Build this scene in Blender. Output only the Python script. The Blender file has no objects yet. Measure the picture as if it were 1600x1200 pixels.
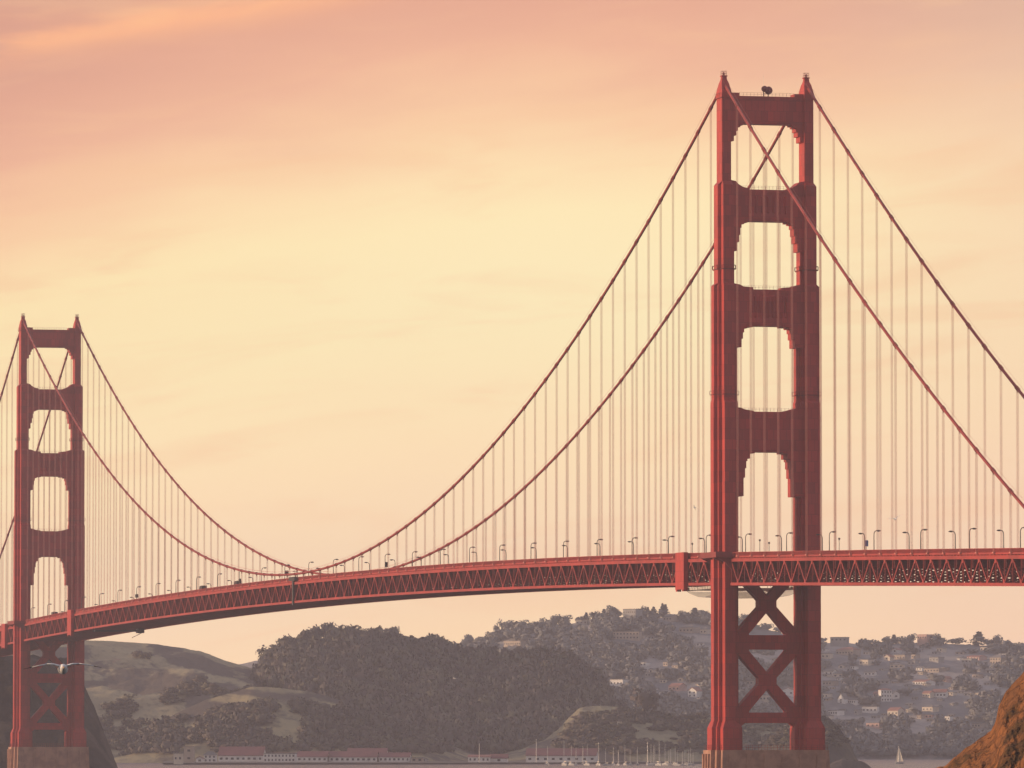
import bpy, math, random
import numpy as np
from mathutils import Vector

# ------------------------------------------------------------------ camera, world, sun, exposure
SC = bpy.context.scene
COL = SC.collection
CX, CY, CZ = -611.92, -2096.21, 16.22          # camera place in metres; bridge axis = +Y, near tower at the origin
YAW, PITCH, FPX = 0.246903, 0.0522099, 10681.0  # focal length in pixels of a 1600 px wide frame
SUN_AZ, SUN_EL = math.radians(-73.0), math.radians(7.0)   # azimuth from +Y towards +X

cam_d = bpy.data.cameras.new('camera')
cam_d.sensor_width = 36.0
cam_d.lens = FPX / 1600.0 * 36.0
cam_d.clip_start, cam_d.clip_end = 1.0, 60000.0
cam = bpy.data.objects.new('camera', cam_d)
cam.location = (CX, CY, CZ)
cam.rotation_euler = (math.pi / 2 + PITCH, 0, -YAW)
COL.objects.link(cam)
SC.camera = cam

SC.view_settings.view_transform = 'Standard'
SC.view_settings.look = 'None'
SC.view_settings.exposure = 0.0
SC.view_settings.gamma = 1.0
SC.view_settings.use_curve_mapping = False
SC.render.engine = 'CYCLES'
SC.cycles.max_bounces = 6
SC.cycles.diffuse_bounces = 3
SC.cycles.volume_bounces = 0
SC.cycles.use_denoising = True

sun_d = bpy.data.lights.new('sun', 'SUN')
sun_d.energy = 3.8
sun_d.angle = math.radians(0.6)
sun_d.color = (1.0, 0.70, 0.46)
sun = bpy.data.objects.new('sun', sun_d)
COL.objects.link(sun)
sdir = Vector((math.sin(SUN_AZ) * math.cos(SUN_EL), math.cos(SUN_AZ) * math.cos(SUN_EL), math.sin(SUN_EL)))
sun.rotation_euler = sdir.to_track_quat('Z', 'Y').to_euler()


def lin(r, g, b):
    f = lambda c: (c / 255 / 12.92) if c / 255 <= 0.04045 else ((c / 255 + 0.055) / 1.055) ** 2.4
    return (f(r), f(g), f(b), 1.0)


class NT:
    """small helper over a node tree"""
    def __init__(s, tree):
        s.t = tree
        s.n = tree.nodes
        s.l = tree.links

    def new(s, kind, **kw):
        n = s.n.new(kind)
        for k, v in kw.items():
            setattr(n, k, v)
        return n

    def put(s, sock, v):
        if hasattr(v, 'is_output') or isinstance(v, bpy.types.NodeSocket):
            s.l.new(v, sock)
        else:
            sock.default_value = v

    def math(s, op, a, b=0.0, c=0.0, clamp=False):
        n = s.new('ShaderNodeMath', operation=op, use_clamp=clamp)
        for i, v in enumerate((a, b, c)):
            s.put(n.inputs[i], v)
        return n.outputs[0]

    def ramp(s, fac, stops, interp='LINEAR'):
        n = s.new('ShaderNodeValToRGB')
        r = n.color_ramp
        r.interpolation = interp
        while len(r.elements) < len(stops):
            r.elements.new(0.5)
        for e, (p, c) in zip(r.elements, stops):
            e.position = p
            e.color = c if len(c) == 4 else (*c, 1.0)
        s.put(n.inputs[0], fac)
        return n.outputs[0]

    def mix(s, fac, a, b, mode='MIX'):
        n = s.new('ShaderNodeMix', data_type='RGBA', blend_type=mode)
        s.put(n.inputs[0], fac)
        s.put(n.inputs[6], a)
        s.put(n.inputs[7], b)
        return n.outputs[2]

    def noise(s, vec, scale, detail=4.0, rough=0.55, dist=0.0):
        n = s.new('ShaderNodeTexNoise')
        if vec is not None:
            s.put(n.inputs['Vector'], vec)
        n.inputs['Scale'].default_value = scale
        n.inputs['Detail'].default_value = detail
        n.inputs['Roughness'].default_value = rough
        n.inputs['Distortion'].default_value = dist
        return n.outputs['Fac']

    def smooth(s, v, lo, hi, a=0.0, b=1.0):
        n = s.new('ShaderNodeMapRange', interpolation_type='SMOOTHSTEP')
        s.put(n.inputs[0], v)
        n.inputs[1].default_value, n.inputs[2].default_value = lo, hi
        n.inputs[3].default_value, n.inputs[4].default_value = a, b
        return n.outputs[0]

    def comb(s, x, y, z=0.0):
        n = s.new('ShaderNodeCombineXYZ')
        for i, v in enumerate((x, y, z)):
            s.put(n.inputs[i], v)
        return n.outputs[0]


def build_world():
    w = bpy.data.worlds.new('World')
    SC.world = w
    w.use_nodes = True
    t = NT(w.node_tree)
    t.n.clear()
    out = t.new('ShaderNodeOutputWorld')
    sky = t.new('ShaderNodeTexSky', sky_type='NISHITA')
    sky.sun_disc = False
    sky.sun_elevation = SUN_EL
    sky.sun_rotation = SUN_AZ
    sky.air_density, sky.dust_density, sky.ozone_density = 1.4, 2.5, 1.2
    bg_sky = t.new('ShaderNodeBackground')
    t.l.new(sky.outputs[0], bg_sky.inputs[0])
    bg_sky.inputs[1].default_value = 0.06
    # sunset cloud deck, in world azimuth and elevation
    tc = t.new('ShaderNodeTexCoord')
    sep = t.new('ShaderNodeSeparateXYZ')
    t.l.new(tc.outputs['Generated'], sep.inputs[0])
    az = t.math('SUBTRACT', t.math('ARCTAN2', sep.outputs[0], sep.outputs[1]), YAW)
    el = t.math('ARCSINE', sep.outputs[2])
    X = t.math('MULTIPLY', az, 10.681)     # about 1.6 units over the width of the photograph's sky
    E = t.math('MULTIPLY', el, 10.681)     # 0 at the horizon, about 1.16 at its top
    # streaky warps of the cloud edge
    skew = t.math('MULTIPLY_ADD', X, -0.10, E)
    n1 = t.noise(t.comb(t.math('MULTIPLY', X, 1.1), t.math('MULTIPLY', skew, 5.0), 3.1), 1.0, 5.0, 0.5, 0.4)
    n2 = t.noise(t.comb(t.math('MULTIPLY', X, 3.0), t.math('MULTIPLY', skew, 16.0), 7.7), 1.0, 5.0, 0.55, 0.6)
    warp = t.math('ADD', t.math('MULTIPLY', t.math('SUBTRACT', n1, 0.5), 0.16), t.math('MULTIPLY', t.math('SUBTRACT', n2, 0.5), 0.07))
    lt = t.math('POWER', t.math('MAXIMUM', t.math('MULTIPLY_ADD', X, -1.3, 0.02), 0.0), 1.5)     # cloud hangs lower towards the west
    q = t.math('ADD', t.math('ADD', E, warp), t.math('MULTIPLY', lt, 0.16))
    base = t.ramp(t.math('DIVIDE', q, 1.3), [
        (0.00, lin(247, 204, 160)), (0.10, lin(250, 212, 164)), (0.24, lin(246, 212, 172)), (0.36, lin(252, 220, 174)),
        (0.52, lin(254, 230, 178)), (0.64, lin(254, 228, 174)), (0.70, lin(252, 215, 166)), (0.76, lin(246, 195, 154)),
        (0.82, lin(235, 175, 145)), (0.90, lin(225, 164, 139)), (1.0, lin(212, 153, 133))])
    # paler, pinker towards the east
    side = t.smooth(X, 0.20, 0.95)
    east = t.ramp(t.math('DIVIDE', q, 1.3), [
        (0.00, lin(236, 188, 160)), (0.2, lin(243, 203, 168)), (0.5, lin(249, 214, 174)), (0.72, lin(242, 208, 172)), (0.86, lin(226, 187, 160)), (1.0, lin(208, 170, 150))])
    col = t.mix(t.math('MULTIPLY', side, 0.8), base, east)
    # bright yellow glow in the middle, peach low in the west
    gx = t.math('MULTIPLY', t.math('SUBTRACT', X, 0.06), 1.7)
    gy = t.math('MULTIPLY', t.math('SUBTRACT', E, 0.72), 4.4)
    glow = t.math('POWER', 2.718, t.math('MULTIPLY', t.math('ADD', t.math('MULTIPLY', gx, gx), t.math('MULTIPLY', gy, gy)), -1.0))
    col = t.mix(t.math('MULTIPLY', glow, 0.55), col, lin(254, 238, 190))
    # lit streak crossing the top west corner
    sx = t.math('MULTIPLY_ADD', X, -0.155, E)
    band = t.math('MULTIPLY', t.math('SUBTRACT', sx, t.math('MULTIPLY_ADD', n2, 0.06, 1.175)), 36.0)
    stk = t.math('POWER', 2.718, t.math('MULTIPLY', t.math('MULTIPLY', band, band), -1.0))
    stk = t.math('MULTIPLY', t.math('MULTIPLY', stk, t.smooth(X, 0.0, -0.45)), t.smooth(n2, 0.25, 0.7))
    col = t.mix(t.math('MULTIPLY', stk, 0.95), col, lin(255, 184, 136))
    # soft streaks over everything
    n3 = t.noise(t.comb(t.math('MULTIPLY', X, 2.2), t.math('MULTIPLY', skew, 13.0), 1.3), 1.0, 6.0, 0.55, 0.8)
    col = t.mix(t.smooth(n3, 0.46, 0.76, 0.0, 0.42), col, lin(244, 194, 150))
    bg_c = t.new('ShaderNodeBackground')
    t.l.new(col, bg_c.inputs[0])
    t.l.new(t.math('MULTIPLY', t.math('MULTIPLY_ADD', t.smooth(E, 0.70, 0.0), 0.33, 1.0), SKY_GAIN), bg_c.inputs[1])
    # mauve dusk dome away from the glow
    dome = t.ramp(t.math('MULTIPLY_ADD', sep.outputs[2], 0.5, 0.5), [(0.0, (0.10, 0.09, 0.10)), (0.5, (0.33, 0.25, 0.27)), (0.6, (0.33, 0.28, 0.33)), (1.0, (0.32, 0.325, 0.41))])
    bg_d = t.new('ShaderNodeBackground')
    t.l.new(dome, bg_d.inputs[0])
    bg_d.inputs[1].default_value = 1.04
    add = t.new('ShaderNodeAddShader')
    t.l.new(bg_sky.outputs[0], add.inputs[0])
    t.l.new(bg_d.outputs[0], add.inputs[1])
    absaz = t.math('ABSOLUTE', az)
    mask = t.math('MULTIPLY', t.smooth(absaz, 1.1, 0.35), t.smooth(el, 0.40, 0.16))
    ms = t.new('ShaderNodeMixShader')
    t.l.new(mask, ms.inputs[0])
    t.l.new(add.outputs[0], ms.inputs[1])
    t.l.new(bg_c.outputs[0], ms.inputs[2])
    t.l.new(ms.outputs[0], out.inputs[0])


SKY_GAIN = 1.12
build_world()

# ------------------------------------------------------------------ helpers
R = random.Random(7)
FWH = np.array([math.sin(YAW), math.cos(YAW)])
RGT = np.array([math.cos(YAW), -math.sin(YAW)])


def z_at(py, D):
    return CZ + D * math.tan(PITCH + math.atan((600.0 - py) / FPX))


def py_of(z, D):
    return 600.0 - FPX * math.tan(math.atan((z - CZ) / D) - PITCH)


def xy(px, D, z=CZ):
    dd = D * math.cos(PITCH) + (z - CZ) * math.sin(PITCH)
    p = np.array([CX, CY]) + FWH * D + RGT * ((px - 800.0) / FPX * dd)
    return float(p[0]), float(p[1])


def at(px, py, D):
    z = z_at(py, D)
    return (*xy(px, D, z), z)


class MB:
    """collects shapes and links them as ONE mesh object"""
    def __init__(s):
        s.v, s.f, s.m = [], [], []

    def add(s, verts, faces, mi=0):
        o = len(s.v)
        s.v += [tuple(p) for p in verts]
        s.f += [tuple(i + o for i in f) for f in faces]
        s.m += [mi] * len(faces)
        return s

    def box(s, x0, x1, y0, y1, z0, z1, mi=0):
        v = [(x0, y0, z0), (x1, y0, z0), (x1, y1, z0), (x0, y1, z0), (x0, y0, z1), (x1, y0, z1), (x1, y1, z1), (x0, y1, z1)]
        return s.add(v, [(0, 3, 2, 1), (4, 5, 6, 7), (0, 1, 5, 4), (1, 2, 6, 5), (2, 3, 7, 6), (3, 0, 4, 7)], mi)

    def bar(s, p, q, w, h, mi=0):
        p, q = Vector(p), Vector(q)
        d = (q - p).normalized()
        a = Vector((1, 0, 0)) if abs(d.x) < 0.9 else Vector((0, 1, 0))
        b = d.cross(a).normalized()
        a = b.cross(d).normalized()
        v = []
        for c in (p, q):
            for i, j in ((-1, -1), (1, -1), (1, 1), (-1, 1)):
                v.append(c + a * (i * w / 2) + b * (j * h / 2))
        return s.add(v, [(0, 3, 2, 1), (4, 5, 6, 7), (0, 1, 5, 4), (1, 2, 6, 5), (2, 3, 7, 6), (3, 0, 4, 7)], mi)

    def tube(s, pts, radii, n=8, mi=0, cap=True):
        pts = [Vector(p) for p in pts]
        if not hasattr(radii, '__len__'):
            radii = [radii] * len(pts)
        v, f = [], []
        for i, p in enumerate(pts):
            d = (pts[min(i + 1, len(pts) - 1)] - pts[max(i - 1, 0)]).normalized()
            a = Vector((1, 0, 0)) if abs(d.x) < 0.9 else Vector((0, 1, 0))
            b = d.cross(a).normalized()
            a = b.cross(d).normalized()
            for k in range(n):
                th = 2 * math.pi * k / n
                v.append(p + (a * math.cos(th) + b * math.sin(th)) * radii[i])
        for i in range(len(pts) - 1):
            for k in range(n):
                f.append((i * n + k, i * n + (k + 1) % n, (i + 1) * n + (k + 1) % n, (i + 1) * n + k))
        if cap:
            f.append(tuple(range(n))[::-1])
            f.append(tuple(range((len(pts) - 1) * n, len(pts) * n)))
        return s.add(v, f, mi)

    def loft(s, rings, mi=0, cap=True):
        n = len(rings[0])
        v = [p for r in rings for p in r]
        f = []
        for i in range(len(rings) - 1):
            for k in range(n):
                f.append((i * n + k, i * n + (k + 1) % n, (i + 1) * n + (k + 1) % n, (i + 1) * n + k))
        if cap:
            f.append(tuple(range(n))[::-1])
            f.append(tuple(range((len(rings) - 1) * n, len(rings) * n)))
        return s.add(v, f, mi)

    def prism_y(s, poly, y0, y1, mi=0):
        """outline in the x-z plane, extruded along y"""
        n = len(poly)
        v = [(x, y0, z) for x, z in poly] + [(x, y1, z) for x, z in poly]
        f = [tuple(range(n)), tuple(range(2 * n - 1, n - 1, -1))]
        for k in range(n):
            f.append((k, n + k, n + (k + 1) % n, (k + 1) % n))
        return s.add(v, f, mi)

    def ball(s, c, r, n=10, m=6, mi=0, sc=(1, 1, 1)):
        rings = []
        for i in range(1, m):
            a = math.pi * i / m
            rings.append([(c[0] + r * sc[0] * math.sin(a) * math.cos(2 * math.pi * k / n), c[1] + r * sc[1] * math.sin(a) * math.sin(2 * math.pi * k / n), c[2] - r * sc[2] * math.cos(a)) for k in range(n)])
        return s.loft(rings, mi)

    def build(s, name, mats, parent=None, smooth=False, loc=None):
        me = bpy.data.meshes.new(name)
        me.from_pydata(s.v, [], s.f)
        for mt in (mats if isinstance(mats, (list, tuple)) else [mats]):
            me.materials.append(mt)
        if any(s.m):
            me.polygons.foreach_set('material_index', s.m)
        if smooth:
            me.polygons.foreach_set('use_smooth', [True] * len(me.polygons))
        me.validate()
        return link(name, me, parent, loc)


def link(name, me, parent=None, loc=None):
    o = bpy.data.objects.new(name, me)
    COL.objects.link(o)
    if parent is not None:
        o.parent = parent
    if loc is not None:
        o.location = loc
    return o


def tag(o, label=None, cat=None, group=None, kind=None):
    if label: o['label'] = label
    if cat: o['category'] = cat
    if group: o['group'] = group
    if kind: o['kind'] = kind
    return o


def empty(name, loc=(0, 0, 0), rz=0.0, parent=None):
    o = bpy.data.objects.new(name, None)
    COL.objects.link(o)
    o.location = loc
    o.rotation_euler = (0, 0, rz)
    o.empty_display_size = 0.5
    if parent is not None:
        o.parent = parent
    return o


def copy_tree(o, parent=None):
    c = o.copy()
    COL.objects.link(c)
    if parent is not None:
        c.parent = parent
    for ch in list(o.children):
        copy_tree(ch, c)
    return c


def np_mesh(name, v, f, mats, mi=None, smooth=False):
    """v (n,3) and quads f (m,4) as arrays"""
    me = bpy.data.meshes.new(name)
    n, m, k = len(v), len(f), f.shape[1]
    me.vertices.add(n)
    me.vertices.foreach_set('co', np.asarray(v, np.float32).ravel())
    me.loops.add(m * k)
    me.loops.foreach_set('vertex_index', np.asarray(f, np.int32).ravel())
    me.polygons.add(m)
    me.polygons.foreach_set('loop_start', np.arange(0, m * k, k, dtype=np.int32))
    me.polygons.foreach_set('loop_total', np.full(m, k, np.int32))
    for mt in (mats if isinstance(mats, (list, tuple)) else [mats]):
        me.materials.append(mt)
    if mi is not None:
        me.polygons.foreach_set('material_index', np.asarray(mi, np.int32))
    if smooth:
        me.polygons.foreach_set('use_smooth', np.ones(m, bool))
    me.update(calc_edges=True)
    return me


# ------------------------------------------------------------------ materials
def material(name, col, rough=0.6, metal=0.0, var=0.0, vscale=0.2, col2=None, bump=0.0, bscale=1.0, spec=0.5, extra=None):
    m = bpy.data.materials.new(name)
    m.use_nodes = True
    t = NT(m.node_tree)
    b = t.n['Principled BSDF']
    b.inputs['Roughness'].default_value = rough
    b.inputs['Metallic'].default_value = metal
    b.inputs['Specular IOR Level'].default_value = spec
    tc = t.new('ShaderNodeTexCoord')
    vec = tc.outputs['Object']
    c1 = (*col, 1.0)
    if col2 is not None or var:
        c2 = (*col2, 1.0) if col2 is not None else tuple(max(0, x * (1 - var)) for x in col) + (1.0,)
        n = t.noise(vec, vscale, 6.0, 0.6, 0.3)
        c = t.mix(t.smooth(n, 0.36, 0.66), c1, c2)
    else:
        c = c1
    if extra:
        c = extra(t, vec, c)
    t.put(b.inputs['Base Color'], c)
    if bump:
        bn = t.new('ShaderNodeBump')
        bn.inputs['Strength'].default_value = bump
        t.l.new(t.noise(vec, bscale, 6.0, 0.6), bn.inputs['Height'])
        t.l.new(bn.outputs[0], b.inputs['Normal'])
    return m


def paint_extra(t, vec, c):
    """runs and chalky weathering of bridge paint, streaked down the plates"""
    mp = t.new('ShaderNodeMapping')
    t.l.new(vec, mp.inputs[0])
    mp.inputs['Scale'].default_value = (0.9, 0.9, 0.05)
    n = t.noise(mp.outputs[0], 1.0, 5.0, 0.6)
    c = t.mix(t.smooth(n, 0.5, 0.75, 0.0, 0.35), c, (0.34, 0.035, 0.03, 1))
    sp = t.new('ShaderNodeSeparateXYZ')
    t.l.new(vec, sp.inputs[0])
    bt = t.new('ShaderNodeTexBrick')
    t.l.new(t.comb(t.math('ADD', sp.outputs[0], sp.outputs[1]), sp.outputs[2]), bt.inputs['Vector'])
    for k_, v_ in (('Scale', 1.0), ('Mortar Size', 0.07), ('Mortar Smooth', 0.3), ('Bias', 0.0), ('Brick Width', 2.1), ('Row Height', 3.4)):
        bt.inputs[k_].default_value = v_
    bt.offset = 0.5
    bt.inputs['Color1'].default_value = (0.80, 0.80, 0.80, 1)
    bt.inputs['Color2'].default_value = (1.12, 1.12, 1.12, 1)
    bt.inputs['Mortar'].default_value = (0.62, 0.62, 0.62, 1)
    c = t.mix(0.9, c, bt.outputs['Color'], 'MULTIPLY')
    n2 = t.noise(mp.outputs[0], 2.7, 4.0, 0.6)
    return t.mix(t.smooth(n2, 0.55, 0.8, 0.0, 0.30), c, (0.58, 0.10, 0.075, 1))


RED = (0.48, 0.030, 0.022)
M = {}
M['red'] = material('bridge_paint', RED, 0.55, 0.0, 0.15, 0.08, extra=paint_extra)
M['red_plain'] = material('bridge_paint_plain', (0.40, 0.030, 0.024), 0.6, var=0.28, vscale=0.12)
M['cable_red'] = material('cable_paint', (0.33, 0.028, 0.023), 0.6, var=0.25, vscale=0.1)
M['red_dark'] = material('bridge_paint_shaded', (0.27, 0.03, 0.027), 0.7, var=0.3, vscale=0.2)  # darker copy of the bridge paint, with underdeck shade put into its colour
M['rope'] = material('wire_rope', (0.70, 0.25, 0.19), 0.6, var=0.2, vscale=0.4)
M['concrete'] = material('pier_concrete', (0.50, 0.27, 0.18), 0.85, var=0.0, vscale=0.25, col2=(0.34, 0.17, 0.115), bump=0.4, bscale=0.8)
M['asphalt'] = material('asphalt', (0.06, 0.048, 0.045), 0.9, var=0.3, vscale=0.5)
M['lamp'] = material('lamp_metal', (0.11, 0.055, 0.045), 0.5, 0.0, var=0.2, vscale=1.0)
M['lantern'] = material('lantern_hood', (0.10, 0.06, 0.05), 0.5, var=0.2, vscale=2.0)
M['dish'] = material('dish_paint', (0.26, 0.04, 0.04), 0.5, var=0.2, vscale=1.0)
M['galv'] = material('galvanised', (0.35, 0.34, 0.33), 0.5, 0.6, var=0.2, vscale=1.0)
M['board'] = material('scaffold_board', (0.72, 0.66, 0.58), 0.8, var=0.25, vscale=0.8)
M['dark'] = material('dark_metal', (0.035, 0.03, 0.03), 0.5, var=0.3, vscale=1.0)
M['blue'] = material('blue_panel', (0.10, 0.20, 0.42), 0.5, var=0.15, vscale=1.0)
M['glass'] = material('dark_glass', (0.03, 0.035, 0.04), 0.15, var=0.3, vscale=0.5)
M['white_wall'] = material('white_wall', (0.80, 0.77, 0.72), 0.8, var=0.15, vscale=0.15)
M['cream_wall'] = material('cream_wall', (0.66, 0.57, 0.46), 0.8, var=0.18, vscale=0.15)
M['tan_wall'] = material('tan_wall', (0.46, 0.38, 0.31), 0.8, var=0.2, vscale=0.15)
M['pink_wall'] = material('pink_wall', (0.58, 0.38, 0.33), 0.8, var=0.2, vscale=0.15)
M['grey_wall'] = material('grey_wall', (0.36, 0.35, 0.34), 0.8, var=0.2, vscale=0.15)
M['red_roof'] = material('red_roof', (0.21, 0.078, 0.078), 0.8, var=0.25, vscale=0.12)
M['pink_roof'] = material('pink_roof', (0.34, 0.15, 0.12), 0.8, var=0.25, vscale=0.15)
M['dark_roof'] = material('dark_roof', (0.10, 0.085, 0.08), 0.85, var=0.3, vscale=0.15)
M['grey_roof'] = material('grey_roof', (0.20, 0.185, 0.18), 0.85, var=0.3, vscale=0.15)
M['bark'] = material('bark', (0.06, 0.045, 0.035), 0.9, var=0.3, vscale=1.0)
M['boat_white'] = material('boat_white', (0.52, 0.50, 0.48), 0.35, var=0.1, vscale=0.5)  # white toned down to grey, painting in the shade on moored hulls
M['boat_blue'] = material('boat_blue', (0.10, 0.12, 0.17), 0.35, var=0.1, vscale=0.5)
M['mast'] = material('mast_metal', (0.72, 0.68, 0.64), 0.4, 0.2, var=0.1, vscale=0.5)
M['sail'] = material('sail_cloth', (0.82, 0.72, 0.55), 0.8, var=0.06, vscale=0.4)
M['feather'] = material('white_feather', (0.80, 0.78, 0.76), 0.8, var=0.12, vscale=14.0)
M['feather_grey'] = material('grey_feather', (0.30, 0.29, 0.29), 0.8, var=0.2, vscale=14.0)
M['feather_dark'] = material('dark_feather', (0.025, 0.022, 0.022), 0.8, var=0.3, vscale=14.0)
M['beak'] = material('beak', (0.70, 0.36, 0.08), 0.5, var=0.1, vscale=14.0)

# leaf materials: colour varies by kind and clump, and is lifted in place of haze
def leaf(name, c1, c2, sc):
    m = material(name, c1, 0.75, var=0.0, vscale=sc, col2=c2, spec=0.2)
    return m
M['leaf_dark'] = leaf('leaf_dark', (0.10, 0.088, 0.080), (0.14, 0.12, 0.10), 0.012)
M['leaf_mid'] = leaf('leaf_mid', (0.13, 0.12, 0.085), (0.165, 0.145, 0.105), 0.02)
M['leaf_brown'] = leaf('leaf_brown', (0.085, 0.068, 0.062), (0.12, 0.096, 0.085), 0.02)
M['leaf_pale_hazed'] = leaf('leaf_pale_hazed', (0.19, 0.19, 0.185), (0.24, 0.23, 0.21), 0.02)
M['leaf_blue_hazed'] = leaf('leaf_blue_hazed', (0.13, 0.14, 0.155), (0.18, 0.185, 0.19), 0.02)
M['leaf_far_hazed'] = leaf('leaf_far_hazed', (0.17, 0.175, 0.185), (0.23, 0.22, 0.205), 0.015)  # pale grey-blue: distance haze put into the leaf colour


def sheer_material():
    m = bpy.data.materials.new('containment_sheet')
    m.use_nodes = True
    t = NT(m.node_tree)
    b = t.n['Principled BSDF']
    b.inputs['Base Color'].default_value = (0.72, 0.62, 0.52, 1)
    b.inputs['Roughness'].default_value = 0.8
    tr = t.new('ShaderNodeBsdfTranslucent')
    tr.inputs[0].default_value = (0.75, 0.65, 0.55, 1)
    mx = t.new('ShaderNodeMixShader')
    mx.inputs[0].default_value = 0.55
    t.l.new(b.outputs[0], mx.inputs[1])
    t.l.new(tr.outputs[0], mx.inputs[2])
    cl = t.new('ShaderNodeBsdfTransparent')
    m2 = t.new('ShaderNodeMixShader')
    tc = t.new('ShaderNodeTexCoord')
    t.put(m2.inputs[0], t.smooth(t.noise(tc.outputs['Object'], 0.5, 4.0), 0.3, 0.7, 0.4, 0.62))
    t.l.new(mx.outputs[0], m2.inputs[1])
    t.l.new(cl.outputs[0], m2.inputs[2])
    t.l.new(m2.outputs[0], t.n['Material Output'].inputs[0])
    return m
M['sheer'] = sheer_material()


def water_material():
    m = bpy.data.materials.new('bay_water')
    m.use_nodes = True
    t = NT(m.node_tree)
    b = t.n['Principled BSDF']
    b.inputs['Base Color'].default_value = (0.07, 0.09, 0.10, 1)
    b.inputs['Roughness'].default_value = 0.22
    b.inputs['IOR'].default_value = 1.33
    tc = t.new('ShaderNodeTexCoord')
    mp = t.new('ShaderNodeMapping')
    t.l.new(tc.outputs['Object'], mp.inputs[0])
    mp.inputs['Scale'].default_value = (0.10, 0.16, 1)
    bn = t.new('ShaderNodeBump')
    bn.inputs['Strength'].default_value = 1.0
    bn.inputs['Distance'].default_value = 3.0
    t.l.new(t.noise(mp.outputs[0], 1.0, 8.0, 0.65), bn.inputs['Height'])
    t.l.new(bn.outputs[0], b.inputs['Normal'])
    return m
M['water'] = water_material()


def ground_material(name, grass, grass2, scrub, thr=0.5, sc=0.012, bump=0.5, earth=None, eth=0.66):
    """open grass broken by darker scrub in patches, with bare earth scars"""
    m = bpy.data.materials.new(name)
    m.use_nodes = True
    t = NT(m.node_tree)
    b = t.n['Principled BSDF']
    b.inputs['Roughness'].default_value = 0.95
    b.inputs['Specular IOR Level'].default_value = 0.1
    geo = t.new('ShaderNodeNewGeometry')
    mp = t.new('ShaderNodeMapping')
    t.l.new(geo.outputs['Position'], mp.inputs[0])
    mp.inputs['Scale'].default_value = (1.0, 0.45, 1.5)
    vec = mp.outputs[0]
    g = t.mix(t.smooth(t.noise(vec, sc * 1.7, 6, 0.6), 0.35, 0.65), (*grass, 1), (*grass2, 1))
    if earth:
        g = t.mix(t.smooth(t.noise(vec, sc * 1.1, 5, 0.6, 1.0), eth, eth + 0.06), g, (*earth, 1))
    s = t.smooth(t.noise(vec, sc, 9, 0.62, 0.5), thr - 0.035, thr + 0.035)
    fine = t.noise(vec, sc * 14, 4, 0.6)
    c = t.mix(s, g, (*scrub, 1))
    c = t.mix(t.smooth(fine, 0.5, 0.7, 0.0, 0.5), c, tuple(x * 0.6 for x in scrub) + (1,))
    t.put(b.inputs['Base Color'], c)
    bn = t.new('ShaderNodeBump')
    bn.inputs['Strength'].default_value = bump
    bn.inputs['Distance'].default_value = 4.0
    t.l.new(t.noise(vec, sc * 9, 6, 0.65), bn.inputs['Height'])
    t.l.new(bn.outputs[0], b.inputs['Normal'])
    return m

M['grass_hill'] = ground_material('grassy_hillside', (0.40, 0.335, 0.205), (0.30, 0.25, 0.16), (0.12, 0.10, 0.085), 0.52, 0.014, earth=(0.36, 0.21, 0.15), eth=0.62)
M['shoulder'] = ground_material('scrub_shoulder', (0.38, 0.32, 0.185), (0.30, 0.25, 0.15), (0.10, 0.085, 0.075), 0.54, 0.010)
M['knoll'] = ground_material('grassy_knoll', (0.32, 0.28, 0.17), (0.24, 0.21, 0.14), (0.11, 0.095, 0.085), 0.50, 0.012)
M['forest_floor'] = ground_material('forest_floor', (0.07, 0.06, 0.05), (0.075, 0.065, 0.055), (0.05, 0.044, 0.038), 0.5, 0.02)
M['far_hill_hazed'] = ground_material('far_hillside', (0.33, 0.31, 0.30), (0.40, 0.35, 0.31), (0.18, 0.18, 0.19), 0.51, 0.007, earth=(0.40, 0.30, 0.24), eth=0.64)  # ground tones paled to carry the haze of distance
M['cliff'] = ground_material('dark_cliff', (0.07, 0.058, 0.05), (0.10, 0.08, 0.066), (0.045, 0.038, 0.034), 0.5, 0.02)
M['headland'] = ground_material('dark_headland', (0.12, 0.10, 0.068), (0.09, 0.075, 0.056), (0.05, 0.043, 0.038), 0.44, 0.02)
M['shore'] = material('quay_ground', (0.10, 0.085, 0.075), 0.9, var=0.4, vscale=0.03)


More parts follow.
